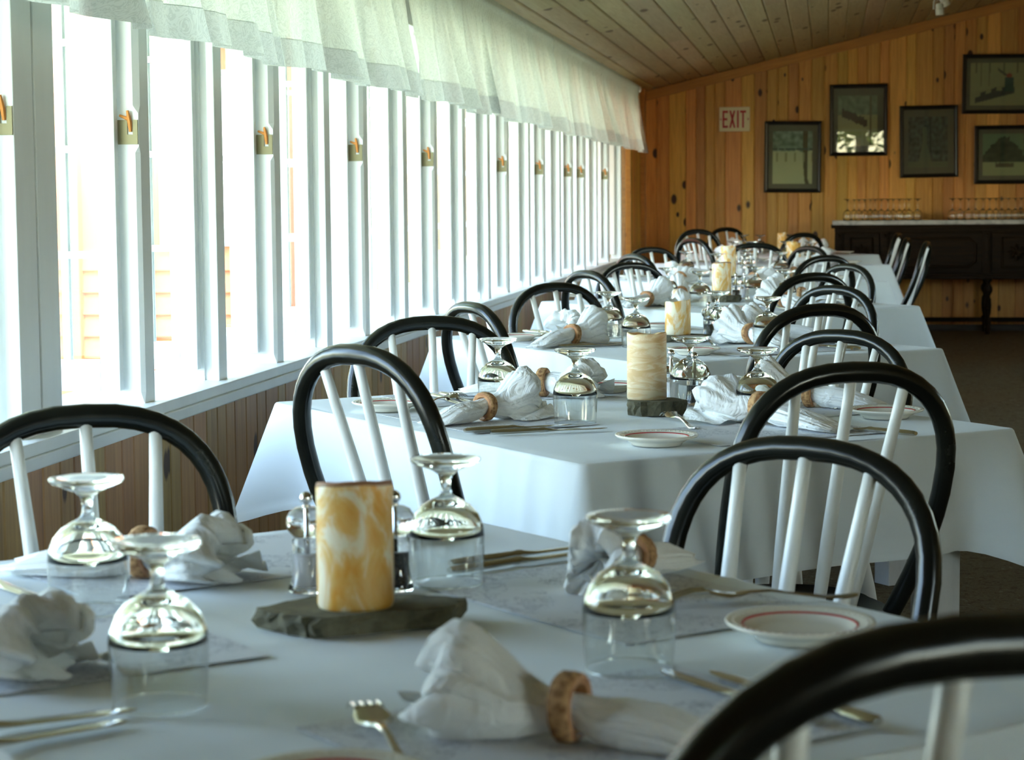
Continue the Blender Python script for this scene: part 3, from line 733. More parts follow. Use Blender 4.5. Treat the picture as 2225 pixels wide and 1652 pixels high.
GW=MB().lathe([(.0438,0),(.0455,.020),(.0468,.045),(.0470,.0604)],48,cap0=False,cap1=False).mesh('clear_wall',M_THIN,True)
GR=MB().lathe([(.0432,.0008),(.0440,.0),(.0447,.0008),(.0440,.0018)],48,closed=True).mesh('rim',M_GLASS,True)
def goblet(k,s,x,y,n=0):
    g=link('goblet',None,None,(x,y,TZ)); link('dome_and_foot',GB,g); link('clear_wall',GW,g); link('rim',GR,g); tag(g,'upside-down clear glass goblet, %s place of the %s table'%(SIDE[s],ORD[k]),'goblet','upturned goblets on the tables'); return g
# bread plate
pp=[(.0001,.009),(.046,.009),(.054,.011),(.060,.0150),(.0615,.0158),(.0645,.0168),(.076,.0195),(.0795,.0205),(.0805,.0185),(.078,.0155),(.062,.0105),(.050,.0040),(.048,.0),(.044,.0),(.043,.003),(.0001,.003)]
me_plate=MB().lathe(pp,56,wob=lambda i,a:(1,0)).mesh('bread_plate',M_CHINA,True)
me_band=MB().lathe([(.0598,.01500),(.0628,.01640),(.0628,.01665),(.0598,.01530)],56,closed=True).mesh('rim_band',M_RED,True)
# raised border on the rim
me_bead=MB()
for i in range(48):
    a=2*PI*i/48; me_bead.lathe([(.0001,.0),(.0020,.0002),(.0014,.0012),(.0001,.0016)],6,c=(.0715*math.cos(a),.0715*math.sin(a),.0182))
me_bead=me_bead.mesh('rim_beading',M_CHINA,True)
plate0=thing('bread_plate','tmp','plate'); link('dish',me_plate,plate0); link('rim_band',me_band,plate0)['label']='thin red glazed band'; b=link('rim_beading',me_bead,plate0); b['kind']='stuff'
# fork: tines towards -X, handle end at +X
def fork_mesh():
    m=MB(); pts=[(-.052,.0095,.016),(-.040,.0122,.013),(-.028,.0125,.0105),(-.016,.0075,.0105),(-.004,.0032,.0125),(.02,.0025,.0125),(.05,.0030,.008),(.08,.0048,.0035),(.10,.0070,.0028),(.112,.0055,.004),(.116,.002,.0045)]
    b=len(m.v)
    for x,w,z in pts: m.v+=[(x,-w,z-.0009),(x,w,z-.0009),(x,w*.8,z+.0011),(x,-w*.8,z+.0011)]
    for i in range(len(pts)-1):
        for q in range(4): m.f.append((b+i*4+q,b+i*4+(q+1)%4,b+i*4+4+(q+1)%4,b+i*4+4+q)); m.m.append(0)
    m.f+= [(b,b+1,b+2,b+3),tuple(b+(len(pts)-1)*4+q for q in(3,2,1,0))]; m.m+=[0,0]
    for t in(-.0085,-.0029,.0029,.0085):
        m.tube([(-.050,t,.0155),(-.065,t,.0155),(-.080,t,.0120),(-.094,t*.95,.0060)],[.0021,.0018,.0016,.0010],6)
    return m.mesh('fork',M_STEEL,True,auto=45)
FK=fork_mesh()
def knife_mesh():
    m=MB(); # tip -X, handle end +X
    b=len(m.v); pts=[(-.118,.001,.0035,.0004),(-.108,.0065,.0035,.0008),(-.085,.0095,.0035,.0010),(-.02,.0090,.0040,.0012),(.0,.0065,.0045,.0030),(.006,.0045,.0050,.0038),(.012,.0070,.0050,.0042),(.018,.0050,.0050,.0036),(.04,.0055,.0048,.0040),(.09,.0080,.0048,.0044),(.106,.0078,.0048,.0040),(.112,.005,.0048,.0030)]
    for x,w,z,t in pts:
        for a in range(8):
            c,s=math.cos(a*PI/4),math.sin(a*PI/4); m.v.append((x,w*c,z+t*s))
    for i in range(len(pts)-1):
        for q in range(8): m.f.append((b+i*8+q,b+i*8+(q+1)%8,b+i*8+8+(q+1)%8,b+i*8+8+q)); m.m.append(0)
    m.f+=[tuple(b+q for q in range(8)),tuple(b+(len(pts)-1)*8+q for q in range(8))]; m.m+=[0,0]
    return m.mesh('knife',M_STEEL,True,auto=50)
KN=knife_mesh()
# napkin gathered through a birch ring; fan towards -X, tail +X
def napkin_meshes(seed,fan=.13,tail=.17,hf=.050,wf=.052):
    rg=random.Random(seed); m=MB(); n=108; ph=[rg.uniform(0,6.28) for _ in range(6)]
    xs=[]; 
    K=[(-fan,.66,.62),(-fan*.94,.86,.84),(-fan*.84,.99,.98),(-fan*.72,1.02,1.0),(-fan*.60,.90,.88),(-fan*.48,.76,.76),(-fan*.35,.62,.62),(-fan*.18,.42,.42),(-.010,.34,.33),(.010,.34,.33),(.03,.45,.40),(.06,.58,.46),(.10,.64,.40),(tail*.8,.62,.28),(tail,.5,.14)]
    for ki,(x,w,h) in enumerate(K):
        x+=0
        far=abs(x)/.13; amp=.05+.17*min(1,far) if x<0 else .06+.14*min(1,far)
        W=wf*w; H=hf*h; cz=H
        if abs(x)<=.0101: W,H,cz,amp=.0185,.0185,.0330,.05
        elif abs(x+fan*.18)<1e-6: cz=.032; W=max(W,.024); H=.024
        elif abs(x-.03)<1e-6: cz=.026; W=.026; H=.022
        for i in range(n):
            a=2*PI*i/n
            wv=1.1*noise.noise(Vector((math.cos(a)*1.1,math.sin(a)*1.1,seed+x*5))); p=1+amp*(.9*(abs(math.sin(4.5*a+ph[0]+wv*2+x*5))**.8-.6)+.45*(abs(math.sin(8*a+ph[1]-x*9+wv*3))-.6)+.7*math.sin(2*a+ph[2]+x*5)+.8*noise.noise(Vector((math.cos(a)*1.7,math.sin(a)*1.7,x*14+seed))))
            y=W*math.cos(a)*p; z=cz+H*math.sin(a)*p
            if z<.0015: z=.0015+.0004*math.sin(9*a)
            xx=x
            if ki<=2: q_=(1,.8,.4)[ki]; xx+=q_*(.010*math.sin(3*a+ph[3])+.009*math.sin(7*a+ph[4])); z+=q_*.016*max(0,math.sin(6*a+ph[3]))*max(0,math.sin(a))
            if ki>=14: xx+=.014*math.sin(3*a+ph[5])
            m.v.append((xx,y,z))
    # fold the open fan end inwards
    e0=len(m.v)
    for g,(dx,sc) in enumerate(((.012,.86),(.030,.62),(.045,.30),(.048,.02))):
        for i in range(n):
            a=2*PI*i/n; v=m.v[i]; cz=hf*.95; p=1+.10*math.sin(4*a+ph[4]+g*.6)
            m.v.append((v[0]+dx,v[1]*sc*p,max(.002,cz+(v[2]-cz)*sc*p)))
    for j in range(len(K)-1):
        for i in range(n): a=j*n+i; b=j*n+(i+1)%n; m.f.append((a,b,b+n,a+n)); m.m.append(0)
    ring=[0]+[e0//n+g for g in range(4)]
    for g in range(4):
        for i in range(n): a=ring[g]*n+i; b=ring[g]*n+(i+1)%n; c=ring[g+1]*n+i; d=ring[g+1]*n+(i+1)%n; m.f.append((a,c,d,b)); m.m.append(0)
    q=(len(K)-1)*n; m.f.append(tuple(q+i for i in range(n))); m.m.append(0)
    # loose corner flap lying flat beside the fan
    s=-1 if seed%2 else 1; b=len(m.v); g=16
    for j in range(g):
        for i in range(g):
            u_,v_=i/(g-1),j/(g-1); m.v.append((-.02-fan*(.2+.95*u_)+.02*v_, s*(.01+.085*v_*(1-.25*u_)), .003+.020*abs(math.sin(PI*v_*1.6+u_*2.2+ph[2]))*(.4+.6*u_)*(1-v_*.7)+.02*(1-v_)*u_))
    for j in range(g-1):
        for i in range(g-1): a=b+j*g+i; m.f.append((a,a+1,a+g+1,a+g)); m.m.append(0)
    nm=m.mesh('cloth',M_NAP,True)
    rm=MB(); 
    ro=[]; 
    rm.lathe([(.0215,-.010),(.0285,-.0115),(.0305,-.010),(.0310,0),(.0305,.010),(.0285,.0115),(.0215,.010),(.0205,0)],40,closed=True,wob=lambda i,a:(1+.03*math.sin(3*a+seed)+.012*math.sin(9*a),0))
    rmesh=rm.mesh('napkin_ring',M_RING,True,auto=40)
    bk=MB().lathe([(.0303,-.0102),(.0322,-.008),(.0326,.004),(.0312,.0098),(.0306,.0098),(.0306,-.0098)],40,closed=True,wob=lambda i,a:(1+.03*math.sin(3*a+seed)+.02*math.sin(17*a+i),0)).mesh('bark',M_BARK,True)
    return nm,rmesh,bk
NPM=[napkin_meshes(1),napkin_meshes(2,.14,.16,.054,.056),napkin_meshes(3,.12,.19,.044,.060)]
def napkin(k,s,x,y,ang,var=0,sc=1.0):
    nm,rm,bk=NPM[var]
    t=thing('napkin','ringed white linen napkin, %s place of the %s table'%(SIDE[s],ORD[k]),'napkin',(x,y,TZ),R(ang),'linen napkins in wooden rings'); t.scale=(sc*(1.12 if (k,s)==(1,'nr') else 1),sc,sc)
    link('cloth',nm,t)
    rg2=thing('napkin_ring','birch bark ring round the napkin, %s place, %s table'%(SIDE[s],ORD[k]),'napkin ring',(x,y,TZ+.0338*max(.95,min(sc,1.05))),R(ang),'birch wood napkin rings'); rg2.scale=(max(.95,min(sc,1.05)),)*3
    link('band',rm,rg2,rot=(0,R(90),0)); b=link('bark',bk,rg2,rot=(0,R(90),0))
# candle
def candle_mesh(h,rad,seed,wa=1.0,tl=0):
    rg=random.Random(seed); ph=rg.uniform(0,6); 
    w=lambda i,a:(1+.008*math.sin(2*a+ph)+.006*math.sin(5*a),((.0035*math.sin(a+ph)*1.0+.0020*math.sin(2*a+ph)+.0012*math.sin(5*a+1)+.0005*math.sin(11*a))*wa+tl*(math.cos(a+1.4)-.3)) if 7<=i<=10 else 0)
    pr=[(rad*.96,0),(rad,.004),(rad*1.0,h*.2),(rad*.995,h*.4),(rad,h*.6),(rad*.99,h*.8),(rad,h*.95),(rad*.995,h-.003),(rad*.97,h),(rad*.90,h-.001),(rad*.86,h-.006),(rad*.80,h-.03),(.0001,h-.034)]
    return MB().lathe(pr,48,wob=w).mesh('wax',M_WAX,True),w,pr
def candle(k,x,y,z,h,rad,seed,label,mt=None,rim=False,rz=0,tilt=0):
    me,w_,pr=candle_mesh(h,rad,seed,.4 if rim else 1.0,.008 if rim else .003); 
    if mt: me.materials[0]=mt
    t=thing('pillar_candle',label,'candle',(x,y,z),rz,'pillar candles'); t.rotation_euler=(tilt,0,rz)
    link('wax',me,t)
    link('wick',MB().tube([(0,0,h-.036),(.001,0,h-.020),(.004,0,h-.012)],.0013,6).mesh('wick',mat('burnt_wick',(.02,.015,.01),.9)),t)
    if rim:
        n=48; m=MB()
        m.lathe([(rad*1.002,h-.0045),(rad*.975,h+.0008),(rad*.89,h-.0002),(rad*.87,h-.004)],n,closed=True,wob=lambda i,a:w_(8,a)); link('melted_rim',m.mesh('melted_rim',M_WAXRIM,True),t)['label']='brown singed rim'
def stone(k,x,y,rz,pts,h,label):
    rg=random.Random(k); m=MB(); N=len(pts); P2=[]
    for i in range(N):
        a,b=Vector(pts[i]),Vector(pts[(i+1)%N])
        for j in range(6): P2.append(a.lerp(b,j/6)+Vector((rg.uniform(-.0025,.0025),rg.uniform(-.0025,.0025))))
    N=len(P2)
    for l,(sc,z) in enumerate(((.955,0),(.985,.35*h),(1.0,.7*h),(.985,h*.96),(.96,h))):
        for p in P2: 
            j=.0035 if 0<l<4 else .001; m.v.append((p.x*sc+rg.uniform(-j,j),p.y*sc+rg.uniform(-j,j),max(0,z+(rg.uniform(-.0012,.0012) if l in(1,2,3) else 0))))
    for l in range(4):
        for i in range(N): a=l*N+i; b=l*N+(i+1)%N; m.f.append((a,b,b+N,a+N)); m.m.append(0)
    m.f.append(tuple(range(N))[::-1]); m.f.append(tuple(4*N+i for i in range(N))); m.m+=[0,0]
    o=link('stone_slab',m.mesh('stone_slab',M_STONE),None,(x,y,TZ-.0005),(0,0,rz)); tag(o,label,'stone','slate slabs under the candles')
# mills
mo=[(.0235,0),(.0250,.004),(.0235,.010),(.0200,.020),(.0185,.035),(.0185,.060),(.0195,.070),(.0160,.0745),(.0190,.078),(.0240,.084),(.0262,.093),(.0250,.102),(.0200,.110),(.0120,.1145),(.0001,.1155)]
mi_=[(.0001,.066),(.0135,.066),(.0150,.060),(.0150,.006),(.0001,.006)]
MO=MB().lathe(mo,40,wob=lambda i,a:((1+.05*abs(math.cos(6*a))) if 8<=i<=13 else 1,0)).mesh('acrylic_body',M_ACR,True)
MI=MB().lathe([(.0001,.052),(.0125,.051),(.0140,.048),(.0140,.008),(.0001,.0075)],24)
MIP=MI.mesh('filling',M_PEP,True); MIS=MI.mesh('filling',M_SALT,True)
MK=MB().lathe([(.0045,.112),(.006,.1165),(.0045,.119),(.0075,.1215),(.0088,.1265),(.0075,.1315),(.0045,.1345),(.0001,.136)],20).mesh('knob',M_CHROME,True)
MS=MB().lathe([(.0028,.053),(.0028,.108)],10).mesh('shaft',M_CHROME,True)
def mill(k,x,y,pep,extra=''):
    t=thing('pepper_mill' if pep else 'salt_mill',('clear acrylic peppercorn mill with metal ball knob, %s table' if pep else 'clear acrylic white salt mill with metal ball knob, %s table')%ORD[k],'pepper mill' if pep else 'salt mill',(x,y,TZ),0,'acrylic mills'); t.scale=(.92,.92,.90)
    link('acrylic_body',MO,t); link('filling',MIP if pep else MIS,t); link('knob',MK,t); link('shaft',MS,t)
def plate(k,s,x,y):
    d=dup(plate0,(x,y,TZ),(k*1.7+x*5)%6,'cream red-banded bread plate, %s place of the %s table'%(SIDE[s],ORD[k]),'cream bread plates')
def local(k,s,u_,v_):
    mid,fc,h=FR[k][s]; rt=Vector((fc.y,-fc.x)); return mid+fc*v_+rt*u_
have={}
for nm,lst in(('g',GOBLETS),('p',PLATES),('n',NAPKINS),('f',FORKS),('k',KNIVES)):
    for q in lst: have.setdefault((nm,q[0],q[1]),[]).append(q)
# seat centre (along the edge) per place
UC={}
for k in TABLES:
    for s in SIDE:
        base={'nl':-.16,'nr':.02,'fl':-.02,'fr':-.16}[s]
        if ('p',k,s) in have:
            q=have['p',k,s][0]; mid,fc,h=FR[k][s]; rt=Vector((fc.y,-fc.x)); uu=(Vector(q[2:4])-mid).dot(rt)
            if k<3: base=uu+.30
        UC[k,s]=base
for q in GOBLETS: goblet(*q)
for q in PLATES: plate(*q[:4])
NV={(1,'nr'):(1,.84),(1,'nl'):(2,1.0),(1,'fl'):(2,1.0),(1,'fr'):(0,.85),(2,'nl'):(1,.95),(2,'nr'):(2,1.15),(2,'fl'):(2,1.1),(2,'fr'):(0,1.0)}
ANG={(2,'fr'):-20,(2,'nl'):-128,(1,'nr'):-14}
for k,s,x,y,a in NAPKINS: v,sc=NV.get((k,s),((k+len(s+('x' if s[0]=='n' else '')))%3,1.1)); napkin(k,s,x,y,ANG.get((k,s),a),v,sc)
def fork(k,s,x,y,a): # x,y is the tine tip
    d=Vector((math.cos(R(a)),math.sin(R(a)))); p=Vector((x,y))+d*.094
    tag(link('fork',FK,None,(p.x,p.y,TZ-.0015),(0,0,R(a)),scale=(1.12,1.35,1.15)),'steel dinner fork, %s place of the %s table'%(SIDE[s],ORD[k]),'fork','steel dinner forks')
kn={}
def knife(k,s,x,y,a):
    d=Vector((math.cos(R(a)),math.sin(R(a)))); p=Vector((x,y))+d*.118; c=kn[k,s]=kn.get((k,s),0)+1
    tag(link('knife',KN,None,(p.x,p.y,TZ),(0,0,R(a)),scale=(1.08,1.2,1.3)),('%s steel table knife, %s place of the %s table')%('inner' if c==1 else 'outer',SIDE[s],ORD[k]),'knife','steel table knives')
for q in FORKS: fork(*q)
for q in KNIVES: knife(*q)
PMAT={}
def placemat(k,s):
    c=local(k,s,UC[k,s]+.0,.205); mid,fc,h=FR[k][s]; a=math.atan2(fc.y,fc.x)-PI/2
    key='m'
    if key not in PMAT: PMAT[key]=MB().box(-.215,.215,-.15,.15,0,.0008).mesh('placemat',M_MAT)
    tag(link('placemat',PMAT[key],None,(c.x,c.y,TZ-.0005),(0,0,a)),'white line-printed paper placemat, %s place of the %s table'%(SIDE[s],ORD[k]),'placemat','printed paper placemats')
for k in TABLES:
    for s in SIDE:
        placemat(k,s); mid,fc,h=FR[k][s]; fa=math.degrees(math.atan2(fc.y,fc.x)); uc=UC[k,s]
        if k<3: continue
        if ('p',k,s) not in have: c=local(k,s,uc-.29,.16); plate(k,s,c.x,c.y)
        if ('f',k,s) not in have: c=local(k,s,uc-.17,.26); fork(k,s,c.x,c.y,fa+180)
        if ('k',k,s) not in have:
            for d_ in(.19,.22): c=local(k,s,uc+d_,.28); knife(k,s,c.x,c.y,fa+180)
        if ('n',k,s) not in have: c=local(k,s,uc-.03,.24); napkin(k,s,c.x,c.y,fa+90+(25 if s=='fr' else -20),k%3,1.1)
        if ('g',k,s) not in have: c=local(k,s,uc+.12,.40); goblet(k,s,c.x,c.y)
# candles on their stones
def frame(k): cx,cy,a,h1,h2=TABLES[k]; return cx,cy
stone(1,-.512,2.232,R(8.65),[(-.118,-.020),(-.060,-.075),(-.035,-.078),(.098,-.020),(.116,.030),(.060,.055),(-.060,.050)],.023,'flat greenish grey slate slab under the front candle on the nearest table')
candle(1,-.516,2.222,TZ+.022,.140,.0425,1,'thick amber marbled pillar candle with brown singed rim on the nearest table',None,True,0,0)
stone(2,-.372,4.50,R(8.65),[(-.062,-.01),(-.030,-.050),(.035,-.046),(.070,-.012),(.050,.045),(-.045,.05)],.032,'small dark slate block under the tall tan candle on the second table')
candle(2,-.388,4.515,TZ+.031,.146,.0432,2,'tall tan banded pillar candle with uneven top on the second table',M_WAX2,False,2.0)
stone(3,-.470,6.80,R(8.65),[(-.085,-.03),(-.02,-.055),(.070,-.045),(.090,.02),(.02,.06),(-.07,.04)],.022,'dark slate slab under the short yellow candle on the third table')
candle(3,-.482,6.80,TZ+.021,.112,.042,3,'short yellow marbled pillar candle with melted top on the third table')
stone(4,-.452,9.36,R(8.65),[(-.06,-.03),(.0,-.05),(.060,-.035),(.075,.02),(.0,.05),(-.055,.03)],.03,'slate slab under the pale candle on the fourth table')
candle(4,-.466,9.36,TZ+.029,.146,.043,4,'pale yellow pillar candle on the fourth table, beside two mills',None,True)
stone(5,-.549,11.85,R(8.65),[(-.06,-.03),(.0,-.05),(.060,-.035),(.075,.02),(.0,.05),(-.055,.03)],.022,'slate slab under the leaning candle on the fifth table')
candle(5,-.552,11.85,TZ+.021,.168,.043,5,'tall golden pillar candle with a chipped top on the fifth table')
stone(6,-.30,14.72,0,[(-.06,-.03),(.0,-.05),(.060,-.035),(.075,.02),(.0,.05),(-.055,.03)],.02,'slate slab under the wide candle on the sixth table')
candle(6,-.23,14.72,TZ+.019,.130,.05,6,'wide golden pillar candle on the sixth table')
stone(7,-.36,17.25,0,[(-.06,-.03),(.0,-.05),(.060,-.035),(.075,.02),(.0,.05),(-.055,.03)],.02,'slate slab under the narrow candle on the farthest table')
candle(7,-.36,17.25,TZ+.019,.150,.042,7,'pale narrow pillar candle on the farthest table')
for q,pep in zip(MILLS,(0,1,0,1,1,1,0,0,1)): mill(q[0],q[1],q[2],pep)
mill(6,-.55,14.75,0); mill(6,-.50,14.82,1); mill(7,-.55,17.2,1); mill(3,-.365,7.03,0)
# the proto plate becomes a real one
plate0.location=(*local(1,'fl',UC[1,'fl']-.30,.17),TZ); plate0['label']='cream red-banded bread plate, far left place of the nearest table'; plate0['group']='cream bread plates'
# ---------------------------------------------------------------- pictures on the back wall
def wavy(x,y,s=0): return noise.noise(Vector((x*9,y*9,s)))
PAPER=(.30,.30,.17)
def art1(x,y):   # snowy park scene, tree trunk on the right
    c=Vector((.33,.34,.20)) if y<.62+.03*wavy(x,0,1) else Vector((.09,.13,.09))+Vector((.10,.12,.10))*(.5+wavy(x,y*1.4,2))
    if .76+.06*(1-y)**3<x<.88+.10*max(0,.12-y)*4: c=Vector((.07,.06,.03))
    if abs(y-.66)<.02 and wavy(x*2,0,5)>-.2: c=Vector((.05,.07,.06))
    if .42<y<.60 and abs(math.sin(x*14))>.93 : c=Vector((.2,.2,.11))
    return c
def art2(x,y):   # horse team in snow
    c=Vector((.23,.23,.12))
    if y>.62: c=Vector((.13,.17,.11))*(1+.5*wavy(x,y,3))
    d=abs(y-(.58-.35*(x-.35)))
    if .1<x<.75 and d<.085+.05*wavy(x*2,y,4): c=Vector((.055,.045,.03))
    if .80<x<.845 and y<.98: c=Vector((.10,.085,.045))
    return c
def art3(x,y):   # dark wood with a path
    c=Vector((.055,.065,.05))*(1+.9*wavy(x*1.3,y*1.3,6))
    if abs(x-.42)<.05+.30*(.5-y if y<.5 else 0) and y<.8: c=Vector((.10,.105,.065))
    if abs(x-.56)<.022 and y>.3: c=Vector((.02,.025,.02))
    if y<.12: c=Vector((.10,.105,.065))
    return c
def art4(x,y):   # figures riding a sled
    c=Vector((.22,.22,.115))
    if y>.75 and abs(math.sin(x*13+.3))>.985: c=Vector((.11,.11,.06))
    if y>.45 and (abs(x-.18)<.008 or abs(x-.33)<.008): c=Vector((.11,.11,.06))
    top=.30+.38*x-.0; 
    if .08<x<.78 and .05+.38*(x-.08)*.9<y<.14+.45*min(x,.45)+.08*(math.sin(x*34)>0): c=Vector((.045,.05,.04))
    if .60<x<.76 and .33<y<.66: c=Vector((.03,.06,.045))
    if (x-.68)**2+(y-.70)**2<.0028: c=Vector((.20,.05,.03))
    if 0<(x-.47)<.16 and abs(y-(.86-1.0*(x-.47)))<.03: c=Vector((.07,.06,.04))
    return c
def art5(x,y):   # dark trees over snow
    c=Vector((.11,.16,.09))
    if y<.35: c=Vector((.22,.24,.12))
    h=.95-1.9*abs(x-.38)**1.4+.08*wavy(x*3,y,8)
    if .33<y<h: c=Vector((.035,.045,.025))*(1+.5*wavy(x,y,9))
    if x>.72 and y>.33 and wavy(x*2,y*2,4)>-.1: c=Vector((.05,.045,.025))
    if .22<x<.55 and .20<y<.30+.04*wavy(x*4,0,2) : c=Vector((.08,.07,.04))
    return c
mp=mat('printed_picture',(1,1,1),.6); k=NB(mp); at=k.n('Attribute',attribute_name='Col'); k.l(at.outputs['Color'],mp.node_tree.nodes['Principled BSDF'].inputs['Base Color'])
M_FGL=panemat('picture_glass')
def picture(x0,z1,x1,z0,fn,label,ins,tilt=0):
    W=x1-x0; H=z1-z0; t=thing('framed_picture',label,'picture',((x0+x1)/2,YB-.018,(z0+z1)/2),0,'framed pictures on the pine wall'); t.rotation_euler=(0,tilt,0)
    fw=.034; m=MB(); pr=[(0,0),(0,.022),(.010,.028),(.026,.022),(fw,.010),(fw,0)]
    loops=[]
    for d,hgt in pr: loops.append([(-W/2+d,-hgt,-H/2+d),(W/2-d,-hgt,-H/2+d),(W/2-d,-hgt,H/2-d),(-W/2+d,-hgt,H/2-d)])
    for l in loops: m.v+=l
    for i in range(len(pr)-1):
        for q in range(4): m.f.append((i*4+q,i*4+(q+1)%4,i*4+4+(q+1)%4,i*4+4+q)); m.m.append(0)
    link('frame',m.mesh('frame',M_FRAME),t)
    link('mat_board',MB().box(-W/2+fw,W/2-fw,-.006,-.002,-H/2+fw,H/2-fw).mesh('mat_board',M_MATBD),t)
    l,b,r_,tp=ins; nx,nz=64,int(64*(H-b-tp)/(W-l-r_)); g=MB()
    X0,X1,Z0,Z1=-W/2+l,W/2-r_,-H/2+b,H/2-tp
    for j in range(nz+1):
        for i in range(nx+1): g.v.append((X0+(X1-X0)*i/nx,-.0068,Z0+(Z1-Z0)*j/nz))
    for j in range(nz):
        for i in range(nx): a=j*(nx+1)+i; g.f.append((a,a+1,a+nx+2,a+nx+1)); g.m.append(0)
    me=D.meshes.new('print'); me.from_pydata(g.v,[],g.f); me.materials.append(mp); ca=me.color_attributes.new('Col','FLOAT_COLOR','POINT')
    for j in range(nz+1):
        for i in range(nx+1): c=fn(i/nx,j/nz)*1.55; ca.data[j*(nx+1)+i].color=(max(0,c[0]),max(0,c[1]),max(0,c[2]),1)
    link('print',me,t)
    link('glass',MB().box(-W/2+fw,W/2-fw,-.0125,-.0105,-H/2+fw,H/2-fw).mesh('glass',M_FGL),t)
picture(-.563,1.900,-.052,1.255,art1,'black framed upright picture of a snowy park, lowest left on the pine wall',(.075,.08,.08,.09),.01)
picture(.021,2.222,.537,1.581,art2,'tall black framed picture with bright green reflections, right of the exit sign',(.075,.09,.09,.10))
picture(.647,2.023,1.16,1.381,art3,'dark black framed picture of woods, third from the left',(.075,.09,.09,.10),-.012)
picture(1.193,2.468,1.832,1.941,art4,'black framed wide picture of people on a sled, at the upper right edge',(.07,.075,.07,.075),.01)
picture(1.304,1.838,1.94,1.317,art5,'black framed wide picture of dark trees above the sideboard, at the right edge',(.075,.075,.07,.075))
# exit sign
ex=thing('exit_sign','cream board with red EXIT lettering on the pine back wall','sign',(-.834,YB+.008,1.925))
link('board',MB().box(-.138,.138,-.030,.0,-.110,.110,ch=.004).mesh('board',M_SIGN),ex)
def letter(polys,x):
    m=MB()
    for p in polys:
        n=len(p); m.add([(a,-.0335,b) for a,b in p]+[(a,-.0295,b) for a,b in p],[tuple(range(n)),tuple(range(n,2*n))[::-1]]+[(i,(i+1)%n,n+(i+1)%n,n+i) for i in range(n)])
    o=link('letter',m.mesh('letter',M_SIGNRED),ex,(x,0,0)); o['label']='red painted letter'
h=.078; s_=.0135
def rc_(a,b,c,d): return [(a,c),(b,c),(b,d),(a,d)]
letter([rc_(-.026,-.026+s_*1.15,-h,h),rc_(-.026+s_*1.15,.024,h-.021,h),rc_(-.026+s_*1.15,.018,-.010,.011),rc_(-.026+s_*1.15,.024,-h,-h+.021)],-.083)
letter([[(-.028,h),(-.011,h),(.029,-h),(.012,-h)],[(.028,h),(.011,h),(-.029,-h),(-.012,-h)]],-.020)
letter([rc_(-.008,.008,-h,h)],.030)
letter([rc_(-.027,.027,h-.021,h),rc_(-.0075,.0075,-h,h-.021)],.077)
for sx in(-1,1):
    o=link('arrow',MB().add([(sx*.131,-.0335,0),(sx*.119,-.0335,.012),(sx*.119,-.0335,-.012),(sx*.131,-.0295,0),(sx*.119,-.0295,.012),(sx*.119,-.0295,-.012)],[(0,1,2),(5,4,3),(0,3,4,1),(1,4,5,2),(2,5,3,0)]).mesh('arrow',M_SIGNRED),ex)
# ---------------------------------------------------------------- sideboard
sb=thing('sideboard','dark carved oak sideboard with a grey marble top against the back wall','sideboard',(.07,18.56,0))
Ls=2.75
link('marble_top',MB().box(-.02,Ls+.02,-.03,.50,.965,1.003,ch=.004).mesh('marble_top',M_MARBLE),sb)
link('cornice',MB().box(-.03,Ls+.03,-.02,.5,.935,.965,ch=.006).box(.0,Ls,-.005,.5,.900,.937,ch=.004).mesh('cornice',M_OAK),sb)
link('body',MB().box(.02,Ls-.02,.03,.49,.50,.905).mesh('body',M_OAK),sb)
link('base_moulding',MB().box(-.01,Ls+.01,-.015,.5,.485,.515,ch=.006).box(.01,Ls-.01,0,.5,.515,.535,ch=.004).mesh('base_moulding',M_OAK),sb)
pil=[.02,.42,1.30,1.80,2.68]
for x in pil:
    p=link('pilaster',MB().box(x-.02,x+.05,.0,.04,.535,.90,ch=.004).box(x-.005,x+.035,-.012,.01,.57,.865,ch=.004).mesh('pilaster',M_OAK),sb)
    link('carved_boss',MB().lathe([(.001,0),(.015,.006),(.008,.016),(.018,.026),(.006,.04),(.001,.045)],12,c=(0,0,0)).mesh('carved_boss',M_OAK,True),p,(x+.015,-.012,.845))
for (a,b) in((.09,.38),(.49,1.27),(1.37,1.77),(1.87,2.64)):
    d=link('door',MB().box(a-.01,b+.01,.012,.035,.545,.89,ch=.004).mesh('door',M_OAK),sb)
    cx=(a+b)/2; cz=.718; w_=(b-a)/2-.05; hh=.125
    if b-a>.5:
        pts=[(cx-w_,cz-hh+.05),(cx-w_+.06,cz-hh),(cx+w_-.06,cz-hh),(cx+w_,cz-hh+.05),(cx+w_,cz+hh-.05),(cx+w_-.06,cz+hh),(cx-w_+.06,cz+hh),(cx-w_,cz+hh-.05)]
        link('octagonal_moulding',MB().tube([(x,.008,z) for x,z in pts+pts[:2]],.012,8,cap=False).mesh('octagonal_moulding',M_OAK,True),d)
    else:
        m=MB(); w_=min(w_,.12)
        m.tube([(x,.008,z) for x,z in[(cx-w_,cz-.13),(cx+w_,cz-.13),(cx+w_,cz+.13),(cx-w_,cz+.13),(cx-w_,cz-.13),(cx+w_,cz-.13)]],.010,8,cap=False)
        for i in range(8):
            a_=i*PI/4; m.tube([(cx,.004,cz),(cx+.04*math.cos(a_),-.012,cz+.04*math.sin(a_)),(cx+.075*math.cos(a_),.006,cz+.075*math.sin(a_))],[.012,.014,.004],8)
        link('carving',m.mesh('carving',M_OAK,True),d)
lp=[(.030,.50),(.032,.47),(.018,.455),(.018,.44),(.034,.41),(.036,.38),(.020,.345),(.016,.33),(.026,.31),(.030,.25),(.026,.19),(.018,.15),(.030,.13),(.030,.09),(.018,.075),(.026,.04),(.022,0)]
LG=MB().lathe([(a,b) for a,b in lp],16).mesh('leg',M_OAK,True)
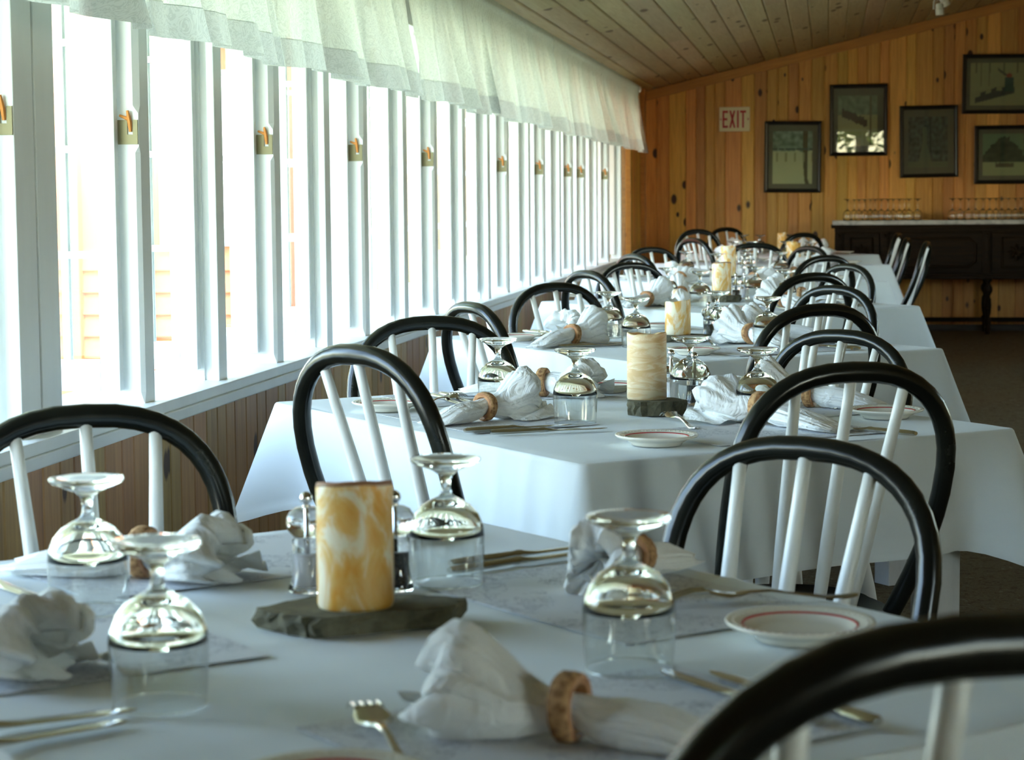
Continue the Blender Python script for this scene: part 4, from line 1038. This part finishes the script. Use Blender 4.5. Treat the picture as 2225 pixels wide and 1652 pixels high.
for x in(.06,1.335,2.69):
    for y in(.04,.44):
        link('leg',LG,sb,(x,y,0))
link('stretcher',MB().box(.06,2.69,.42,.46,.085,.125,ch=.004).mesh('stretcher',M_OAK),sb)
# inverted stemware on the marble
wo=[(.036,0),(.040,.02),(.0415,.04),(.039,.06),(.030,.078),(.014,.090),(.005,.096),(.004,.11),(.004,.155),(.006,.172),(.018,.182),(.034,.187),(.0345,.189),(.018,.1885),(.0001,.187)]
wi=[(.0001,.087),(.012,.0865),(.028,.075),(.0372,.058),(.0397,.04),(.0382,.02),(.0344,.0)]
WG=MB().lathe(wi+wo,28,cap0=False,cap1=False).mesh('wine_glass',M_GLASS,True)
ORDN='first second third fourth fifth sixth seventh eighth'.split(); rg=random.Random(4)
for i,px in enumerate([1844,1868,1880,1902,1929,1953,1973,1991,1858,1892,1915,1940,1964, 2064,2097,2127,2141,2166,2194,2217,2080,2112,2154,2180,2206]):
    nth=ORDN[(i if i<8 else i-8 if i<13 else i-13 if i<20 else i-20)]
    back=i in(8,9,10,11,12) or i>=20; left=px<2030
    y=18.70+(.16 if back else 0)+rg.uniform(-.02,.02); x=(px-1800)/4500*y
    tag(link('wine_glass',WG,None,(x,y,1.0035)),'upside-down stemmed glass, %s from left in the %s row, %s sideboard cluster'%(nth,'back' if back else 'front','left' if left else 'right'),'wine glass','%s row of the %s stemware cluster'%('back' if back else 'front','left' if left else 'right'))
# ---------------------------------------------------------------- ceiling spotlights
M_SPOT=mat('white_spot_housing',(.62,.62,.55),.4)
zc=ceilz(.79)
trk=link('light_track',MB().box(-.018,.018,-.9,.9,-.02,.0,ch=.003).mesh('light_track',M_SPOT),None,(.79,15.0,zc-.012)); tag(trk,'short white ceiling light track at the top right','light track')
for (x,y,z,rx,ry,l) in((.812,15.1,2.592,.25,-.55,'upper white ceiling spotlight head at the top right, tilted sideways'),(.772,14.9,2.515,.1,-.06,'lower white ceiling spotlight head at the top right, pointing down')):
    s=thing('spotlight',l,'spotlight',(x,y,z))
    link('arm',MB().tube([(.79-x,0,zc-.03-z),(.77-x-.02,0,.09),(-.040,0,.05),(-.042,0,.0)],.005,8).mesh('arm',M_SPOT),s)
    link('head',MB().lathe([(.001,.042),(.022,.040),(.028,.028),(.026,.004),(.030,.0),(.030,-.040),(.026,-.041),(.022,-.02),(.001,-.016)],24).mesh('head',M_SPOT,True,auto=40),s,rot=(rx,ry,0))
